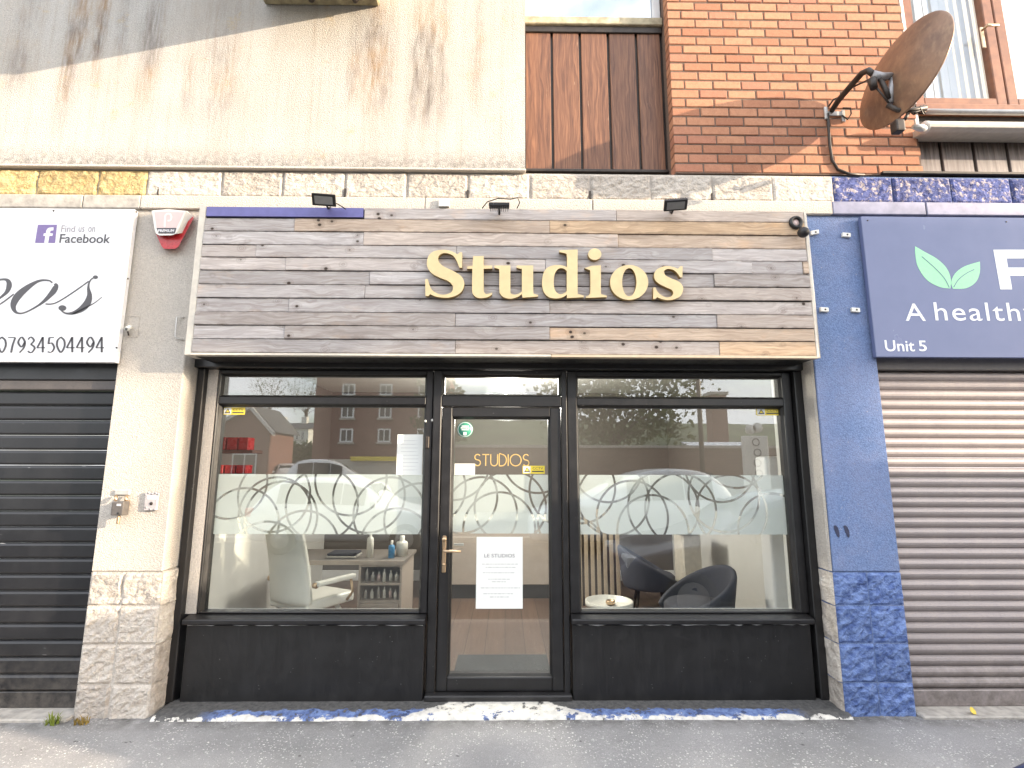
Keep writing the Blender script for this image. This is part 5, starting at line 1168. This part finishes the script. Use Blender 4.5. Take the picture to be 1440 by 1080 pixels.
b1 = at(972, 780, 2.1); hz = thing('wax_heater', 'cream box shaped stand at the right side of the shop', 'stand', (b1.x, 2.1, FZ)); box('cabinet', 'cream_pvc', (b1.x-.11, b1.x+.10, 2.05, 2.35, FZ, .93), hz, .02); box('shelf_top', 'white_plastic', (b1.x-.15, b1.x+.14, 2.0, 2.4, .931, .96), hz, .008)
tag(box('curtain_panel', 'white_pvc', (2.20, 2.40, .62, .80, FZ, 1.75), None, .03, 3), 'tall white boxed column inside the right edge of the right window', 'column')
tag(box('door_mat', 'mat', (-.40, .36, .56, .96, FZ+.001, FZ+.015), None, .004), 'dark grey mat on the shop floor inside the door', 'mat')
rc = thing('reception_desk', 'pale counter with dark kickboard seen through the door glass', 'counter', (0, 2.9, FZ)); box('front', 'beige_laminate', (-1.0, 1.0, 2.85, 3.3, .22, .98), rc, .006); box('kickboard', 'black_panel', (-.98, .98, 2.9, 3.28, FZ, .219), rc); box('worktop', 'white_plastic', (-1.05, 1.05, 2.8, 3.35, .981, 1.02), rc, .006)

# ------------------------------------------------------------------ street behind the camera (seen in the glass), with unseen shade casters added
def car(name, label, paint, loc, rz, L=4.1, Wd=1.75, Hh=1.45, suv=False, group=None):
    t = thing(name, label, 'car', loc, group, rz)
    hw = Wd/2; g0 = .20
    #   x from the rear (-L/2) to the nose (+L/2): (x, half width, belt z, roof z or None, roof half width)
    k = .08 if suv else 0
    stn = [(-L/2, hw*.80, .70+k, None, 0), (-L/2+.06, hw*.90, .92+k, None, 0), (-L/2+.30, hw*.97, .96+k, Hh*.80, hw*.70), (-L/2+.62, hw, .95+k, Hh*.965, hw*.72), (-L/2+1.25, hw, .94+k, Hh, hw*.74), (-L/2+1.95, hw, .93+k, Hh*.985, hw*.73), (-L/2+2.45, hw, .92+k, Hh*.90, hw*.72), (L/2-1.12, hw*.99, .92+k, None, 0), (L/2-.75, hw*.98, .88+k, None, 0), (L/2-.25, hw*.90, .78+k, None, 0), (L/2-.05, hw*.74, .64+k*.6, None, 0), (L/2, hw*.62, .50, None, 0)]
    m = MB(); rings = []
    for i, (x, w_, bz, rz_, rw) in enumerate(stn):
        rz2, rw2 = (rz_, rw) if rz_ else (bz+.03, w_*.78)
        end = .12 if i in (0, len(stn)-1) else 0
        half = [(w_*.55, g0+end), (w_*.96, g0+.06+end), (w_, g0+.28), (w_*1.0, bz-.10), (w_*.97, bz), (rw2, rz2-.03), (rw2*.86, rz2), (0, rz2+.015)]
        ring = [(x, y, z) for y, z in half]+[(x, -y, z) for y, z in half[-2::-1]]
        rings.append([m.bm.verts.new(p) for p in ring])
    for a, b in zip(rings, rings[1:]):
        n = len(a)
        for q in range(n): f = m.bm.faces.new((a[q], a[(q+1) % n], b[(q+1) % n], b[q])); f.smooth = True
    m.bm.faces.new(rings[0]); m.bm.faces.new(rings[-1][::-1])
    o = m.build('body', paint, t, local=True); md = o.modifiers.new('smooth', 'SUBSURF'); md.levels = md.render_levels = 2
    def win(P, nm): MB().quad(P).build(nm, 'car_glass', t, local=True)
    for s_ in (-1, 1):
        def sp_(i, f):   # point on the side between belt and roof at station i
            x, w_, bz, rz_, rw = stn[i]; rz_ = rz_ or bz+.03; y = (w_*.965)*(1-f)+rw*f; return (x, s_*(y+.012), bz*(1-f)+(rz_-.03)*f)
        for a, b in ((3, 4), (4, 5), (5, 6)):
            P = [sp_(a, .12), sp_(b, .12), sp_(b, .86), sp_(a, .86)]
            P[0] = (P[0][0]+.03, *P[0][1:]); P[3] = (P[3][0]+.03, *P[3][1:]); win(P, 'side_window')
        hl = MB().box(L/2-.32, L/2-.10, s_*hw*.60-.16, s_*hw*.60+.16, .60+k, .74+k, .03, 2); hl.build('headlight', 'lamp_clear', t, local=True)
        tl = MB().box(-L/2+.0, -L/2+.26, s_*hw*.76-.12, s_*hw*.76+.13, .74+k, .92+k, .03, 2); tl.build('tail_lamp', 'lamp_red', t, local=True)
        mr = MB().box(-L/2+2.62, -L/2+2.74, s_*(hw+.10)-.09, s_*(hw+.10)+.09, .94+k, 1.07+k, .03, 2); mr.build('mirror', paint, t, local=True)
        for x in (-L/2+.78, L/2-.80):
            wh = MB(); c0 = (x, s_*(hw-.10), .31); wh.lathe([(.19, -.09), (.29, -.10), (.315, -.06), (.315, .06), (.29, .10), (.19, .09)], c0, (0, 1, 0), 24); wo2 = wh.build('wheel', 'tyre', t, local=True)
            rm_ = MB(); rm_.lathe([(0, s_*.085), (.06, s_*.085), (.10, s_*.06), (.19, s_*.085), (.20, s_*.06)], c0, (0, 1, 0), 20); rm_.build('rim', 'pale_metal', wo2, local=True)
    x, w_, bz, rz_, rw = stn[6]; wx, ww, wbz = stn[7][0], stn[7][1], stn[7][2]
    win([(wx-.08, -ww*.80, wbz+.05), (wx-.08, ww*.80, wbz+.05), (x+.02, rw*.86, rz_), (x+.02, -rw*.86, rz_)], 'windscreen')
    x, w_, bz, rz_, rw = stn[3]; x1_, w1_, b1_ = stn[1][0], stn[1][1], stn[1][2]
    win([(x1_+.12, -w1_*.78, b1_+.10), (x1_+.12, w1_*.78, b1_+.10), (x-.06, rw*.85, rz_-.02), (x-.06, -rw*.85, rz_-.02)], 'rear_window')
    return t
car('parked_car', 'white hatchback parked across the road, mirrored in the left window', 'car_white', (-3.3, -7.35, -.13), 0, 4.1, 1.75, 1.55)
car('parked_car.001', 'white tall estate car parked across the road, mirrored in the right window', 'car_white', (2.75, -7.4, -.13), math.pi, 4.5, 1.85, 1.74, True)
car('parked_car.002', 'silver car parked in the yard beyond the white cars, mirrored in the right window', 'car_silver', (refl(935, 660, -17).x, -17, -.02), R(20), 4.3, 1.78, 1.75, True)
car('parked_car.003', 'pale van like car beside the brick flats, mirrored in the left window', 'car_white', (refl(478, 650, -19).x, -19, -.02), R(-15), 4.6, 1.9, 1.95, True)
car('parked_car.004', 'small white car parked far back by the hedge, mirrored in the left window', 'car_white', (refl(405, 645, -32).x, -32, .2), R(60), 4.0, 1.7, 1.6)
navy = car('parked_car.005', 'dark navy car parked at the kerb, its bonnet edge just entering the lower right corner', 'car_navy', (3.42, -2.62, -.13), math.pi, 4.2, 1.78, 1.50)

bv = thing('shade_box_van', 'tall white box van added unseen to the right to shade the lower right front', 'van', (10.2, -3.2, -.13))  # added out of view to shade the pavement and the lower right front
box('cargo_box', 'car_white', (8.4, 13.2, -4.15, -2.25, .55, 3.27), bv, .04)
MB().prism([(7.1, .35), (8.36, .35), (8.36, 2.15), (7.75, 2.1), (7.3, 1.25), (6.95, 1.05), (6.95, .45)], -4.05, -2.35, 'y', .05).build('cab', 'car_white', bv)
MB().quad([(7.36, -3.95, 1.30), (7.36, -2.45, 1.30), (7.76, -2.5, 2.02), (7.76, -3.9, 2.02)]).build('windscreen', 'car_glass', bv).location.x -= .03
for y0 in (-2.335, -4.065): MB().quad([(7.55, y0, 1.3), (8.25, y0, 1.3), (8.25, y0, 1.95), (7.85, y0, 1.95)]).build('side_window', 'car_glass', bv)
for x in (7.65, 12.2):
    for y0 in (-2.5, -3.9):
        w0 = MB().lathe([(.19, -.1), (.33, -.11), (.36, -.07), (.36, .07), (.33, .11), (.19, .1)], (x, y0, .24), (0, 1, 0), 24).build('wheel', 'tyre', bv); MB().lathe([(0, .08), (.19, .08)], (x, y0, .24), (0, 1, 0), 18).lathe([(0, -.08), (.19, -.08)], (x, y0, .24), (0, 1, 0), 18).build('rim', 'pale_metal', w0)
for y0 in (-3.85, -2.6): box('headlight', 'lamp_clear', (6.92, 7.05, y0-.14, y0+.14, .72, .92), bv, .02)

hd_ = thing('shade_hoarding', 'long raised hoarding added unseen up the street to shade the wooden sign', 'hoarding', (26, -8.75, -.1))  # added out of view to cast shade across the wooden sign
box('panel', 'far_white', (19, 33.5, -8.8, -8.6, 8.32, 9.46), hd_, .02)
for x in (19.6, 24, 28.4, 32.8): MB().tube([(x, -8.95, -.1), (x, -8.95, 9.1)], .12, 10).build('post', 'grey_metal', hd_)
for x in (19.6, 24, 28.4, 32.8): box('fixing', 'grey_metal', (x-.06, x+.06, -8.95, -8.8, 8.75, 8.87), hd_)

def windows_on(parent, wall_y, rects, mat_frame='white_pvc'):
    for (x0, x1, z0, z1) in rects:
        m = MB(); frame(m, x0, x1, z0, z1, .08, .08, .08, .08, wall_y-.02, wall_y+.06); m.box((x0+x1)/2-.03, (x0+x1)/2+.03, wall_y-.015, wall_y+.055, z0+.08, z1-.08); f = m.build('window', mat_frame, parent)
        MB().quad([(x0+.06, wall_y+.02, z0+.06), (x1-.06, wall_y+.02, z0+.06), (x1-.06, wall_y+.02, z1-.06), (x0+.06, wall_y+.02, z1-.06)]).build('pane', 'car_glass', f); box('sill', 'concrete', (x0-.08, x1+.08, wall_y-.02, wall_y+.12, z0-.1, z0-.002), f)
# brick flats
FYf = -24.0
fl = thing('brick_flats', 'tall red brick block of flats across the road, mirrored in the left window', 'building', (refl(520, 640, FYf).x, FYf, 0))
xa, xb = refl(441, 600, FYf).x, refl(618, 600, FYf).x
ztop = 11.5
box('wall', 'far_brick', (xa, xb, FYf-8, FYf, -.1, ztop), fl); box('parapet', 'concrete', (xa-.1, xb+.1, FYf-8.1, FYf+.1, ztop, ztop+.25), fl)
box('plinth_band', 'cream_pvc', (xa-.02, xb+.02, FYf, FYf+.03, -.1, refl(500, 646, FYf).z), fl)
rc_ = []
for px in (488, 541, 596):
    for (y1, y0) in ((603, 622), (571, 588), (540, 556)): rc_.append((refl(px-9, 600, FYf).x, refl(px+9, 600, FYf).x, refl(px, y0, FYf).z, refl(px, y1, FYf).z))
windows_on(fl, FYf+.01, rc_)
q0, q1 = refl(487, 648, FYf+1), refl(560, 642, FYf+1); tag(box('fascia_board', 'yellow_sticker', (q0.x, q1.x, FYf+.2, FYf+.28, q0.z, q1.z)), 'long yellow lettered strip on the brick flats, mirrored in the left window', 'sign')
# gabled house
HY = -30.0
hs = thing('gabled_house', 'brick house with a pale barge board gable, mirrored at the left of the left window', 'house', (refl(340, 640, HY).x, HY, 0))
gx0, gx1 = refl(290, 620, HY).x, refl(378, 620, HY).x; ez = refl(340, 605, HY).z; rz_ = refl(355, 575, HY).z; gm = refl(352, 600, HY).x
box('wall', 'far_brick', (gx0, gx1, HY-4, HY, -.1, ez), hs)
MB().prism([(gx0, ez), (gx1, ez), (gm, rz_)], HY-4, HY-.01).build('gable', 'far_brick', hs)
MB().prism([(gx0-.4, ez-.15), (gm, rz_+.25), (gx1+.4, ez-.15), (gx1+.4, ez-.4), (gm, rz_), (gx0-.4, ez-.4)], HY-.0, HY+.35).build('barge_board', 'far_white', hs)
MB().prism([(gx0-.4, ez-.1), (gm, rz_+.30), (gx1+.4, ez-.1), (gx1+.4, ez-.14), (gm, rz_+.24), (gx0-.4, ez-.14)], HY-4.2, HY-.01).build('roof', 'slate', hs)
windows_on(hs, HY+.01, [(gm-1.0, gm+.6, 1.0, 2.4)])
# white houses up the slope
for i, (px, w_, lb) in enumerate(((388, 22, 'white rendered house on the slope, left of the pair mirrored in the left window'), (420, 22, 'white rendered house on the slope, right of the pair mirrored in the left window'))):
    YY = -75; c0 = refl(px, 610, YY); x0, x1 = refl(px-w_*.62, 610, YY).x, refl(px+w_*.62, 610, YY).x; z0, z1, z2 = refl(px, 618, YY).z-2, refl(px, 603, YY).z, refl(px, 592, YY).z
    h_ = thing('white_house', lb, 'house', (c0.x, YY, z0)); box('wall', 'far_white', (x0, x1, YY-8, YY, z0, z1), h_); MB().prism([(YY-8.3, z1), (YY-4, z2), (YY+.3, z1)], x0-.3, x1+.3, 'x').build('roof', 'slate', h_); MB().box(x0+.4, x0+1.2, YY-4.5, YY-3.5, z2-.6, z2+1.0).build('chimney', 'far_white', h_)
    ww = (x1-x0)/5; windows_on(h_, YY+.01, [(x0+ww*.5+j*ww*1.35, x0+ww*1.3+j*ww*1.35, z1-1.7, z1-.4) for j in range(3)])
# low wall, yard wall
xw0, xw1 = refl(640, 640, -15).x, refl(1130, 640, -15).x+6
lw = thing('yard_wall', 'long brown brick yard wall across the road, mirrored in the right window', 'wall', (xw0, -15, 0)); box('wall', 'wall_brick', (xw0, xw1, -15.3, -15, -.1, refl(900, 630, -15).z), lw); box('coping', 'concrete', (xw0, xw1, -15.36, -14.94, refl(900, 630, -15).z+.002, refl(900, 630, -15).z+.1), lw)
# shed with pale roof sheets
SYd = -19.0; a, b = refl(997, 640, SYd), refl(1036, 620, SYd)
sh = thing('shed', 'low shed with pale shiny sloping roof sheets, mirrored in the right window', 'shed', (a.x, SYd, 0)); box('wall', 'wall_brick', (a.x, b.x+2, SYd-3, SYd, -.1, a.z-.05), sh)
MB().hexa([(a.x-.2, SYd+.2, a.z-.05), (a.x-.2, SYd+.2, a.z+.03), (a.x-.2, SYd-3, b.z), (a.x-.2, SYd-3, b.z+.08), (b.x+2.2, SYd+.2, a.z-.05), (b.x+2.2, SYd+.2, a.z+.03), (b.x+2.2, SYd-3, b.z), (b.x+2.2, SYd-3, b.z+.08)]).build('roof', 'solar', sh)
# pole and chimney stack building
pq = refl(985, 600, -13); pl = thing('lamp_post', 'dark street lamp post across the road, mirrored in the right window', 'lamp post', (pq.x, -13, 0)); MB().tube([(pq.x, -13, -.1), (pq.x, -13, 8)], [.09, .055], 10).build('pole', 'dark_metal', pl); MB().tube([(pq.x, -13, 7.9), (pq.x+.3, -12.6, 8.2), (pq.x+.7, -12, 8.25)], .04, 8).build('bracket', 'dark_metal', pl); MB().box(pq.x+.6, pq.x+.85, -12.2, -11.4, 8.18, 8.3, .04, 2).build('lantern', 'grey_metal', pl)
tq = refl(1010, 600, -45); t0 = thing('brick_tower', 'square brick stack rising behind the yard wall, mirrored in the right window', 'tower', (tq.x, -45, 0)); box('shaft', 'far_brick', (tq.x-.75, tq.x+.75, -46, -44.5, -.1, refl(1010, 556, -45).z), t0); box('cap', 'concrete', (tq.x-.9, tq.x+.9, -46.2, -44.3, refl(1010, 556, -45).z+.002, refl(1010, 552, -45).z), t0)
# totem sign
ta, tb_ = refl(1049, 672, -9.2), refl(1080, 613, -9.2); to = thing('totem_sign', 'tall white totem sign with dark rings across the road, mirrored near the right window edge', 'sign', ((ta.x+tb_.x)/2, -9.3, 0))
box('panel', 'far_white', (ta.x, tb_.x, -9.34, -9.2, .3, tb_.z), to, .02); box('plinth', 'concrete', (ta.x-.05, tb_.x+.05, -9.4, -9.15, -.05, .299), to, .02)
for k in range(4):
    MB().lathe([(.075, 0), (.105, 0), (.105, .006), (.075, .006)], ((ta.x+tb_.x)/2+.02*(k % 2), -9.2, tb_.z-.17-.27*k), (0, 1, 0), 20).build('ring_mark', 'print_dark', to)
for dx in (-.09, .10): MB().lathe([(0, -.03), (.13, -.03), (.13, .03), (0, .03)], ((ta.x+tb_.x)/2+dx, -9.27, tb_.z+.17+.05*(dx > 0)), (0, 1, 0), 24).build('round_finial', 'far_white', to)
# trees
def tree(name, label, x, y, h_, cr_w, seed, mat='leaf', n=2600, z0=-.1):
    rnd = random.Random(seed); t = thing(name, label, 'tree', (x, y, z0))
    m = MB(); m.tube([(x, y, z0), (x+.05, y, z0+h_*.25), (x-.04, y+.05, z0+h_*.45)], [.22*h_/7, .17*h_/7, .12*h_/7], 8)
    cl_ = []
    for k in range(9):
        a = k*2.4; r_ = rnd.uniform(.45, .85)*cr_w; e = Vector((x+r_*math.cos(a), y+r_*math.sin(a), z0+h_*rnd.uniform(.42, .92))); m.tube([(x, y, z0+h_*.38), (x+(e.x-x)*.5, y+(e.y-y)*.5, z0+h_*.38+(e.z-z0-h_*.38)*.65), e], [.07, .045, .02], 6); cl_.append(e)
    for k in range(16): cl_.append(Vector((x+rnd.uniform(-.6, .6)*cr_w, y+rnd.uniform(-.6, .6)*cr_w, z0+h_*rnd.uniform(.4, .95))))
    m.build('trunk', 'bark', t); c_ = MB()
    for i in range(n):
        e = rnd.choice(cl_); p = e+Vector((rnd.gauss(0, .3), rnd.gauss(0, .3), rnd.gauss(0, .22)))*cr_w*.62; s_ = rnd.uniform(.06, .16)
        u = Vector((rnd.uniform(-1, 1), rnd.uniform(-1, 1), rnd.uniform(-1, 1))).normalized(); v = u.cross(Vector((rnd.uniform(-1, 1), rnd.uniform(-1, 1), rnd.uniform(-1, 1)))).normalized()
        c_.quad([p-u*s_, p+v*s_*.6, p+u*s_, p-v*s_*.6])
    c_.build('crown', mat, t); return t
tq = refl(862, 600, -18)
tree('street_tree', 'broad leafy tree across the road, mirrored in the right window', tq.x, -18, 7.0, 3.3, 2, 'leaf', 6500)
tq = refl(600, 600, -14); tree('street_tree.001', 'slim tree before the brick flats, mirrored at the right of the left window', tq.x, -17, 6.0, 1.0, 5, 'leaf', 1500)
tq = refl(330, 570, -50); 
for i, (px, YY, h_, cw, lb) in enumerate(((375, -58, 9, 4.2, 'dark tree behind the white houses, left of the slope trees'), (430, -58, 9, 4.0, 'dark tree behind the white houses, right of the slope trees'))): tree('slope_tree', lb, refl(px, 600, YY-30).x, YY-30, h_+6, cw, 20+i, 'leaf', 1800, refl(px, 612, YY-30).z-2)
# hedge bank under the white houses
hq0, hq1 = refl(372, 640, -40), refl(442, 622, -40); hg = thing('hedge', 'green hedge bank below the white houses, mirrored in the left window', 'hedge', ((hq0.x+hq1.x)/2, -40, 0)); c_ = MB(); rnd = random.Random(9)
c_.box(hq0.x-2, hq1.x+2, -42, -40.6, -.1, hq1.z-.4)
for i in range(2600):
    p = Vector((rnd.uniform(hq0.x-2, hq1.x+2), -40.6+rnd.gauss(0, .25), rnd.uniform(.0, hq1.z+rnd.gauss(0, .15)))); s_ = rnd.uniform(.12, .3); u = Vector((rnd.uniform(-1, 1), rnd.uniform(-1, 1), rnd.uniform(-1, 1))).normalized(); v = u.orthogonal().normalized(); c_.quad([p-u*s_, p+v*s_*.6, p+u*s_, p-v*s_*.6])
c_.build('leaves', 'hedge', hg)
# hills
def hillf(u, v):
    x = -260+560*u; y = -150-170*v
    zt = 25+5*mnoise.noise(Vector((u*4, 2, 0)))+3*math.exp(-((x-60)/90)**2)
    return (x, y, -.2+zt*math.sin(min(1, v*1.1)*math.pi/2)+1.5*mnoise.noise(Vector((u*25, v*12, 1))))
struct(MB().grid(hillf, 60, 16).build('hill', 'hill'))
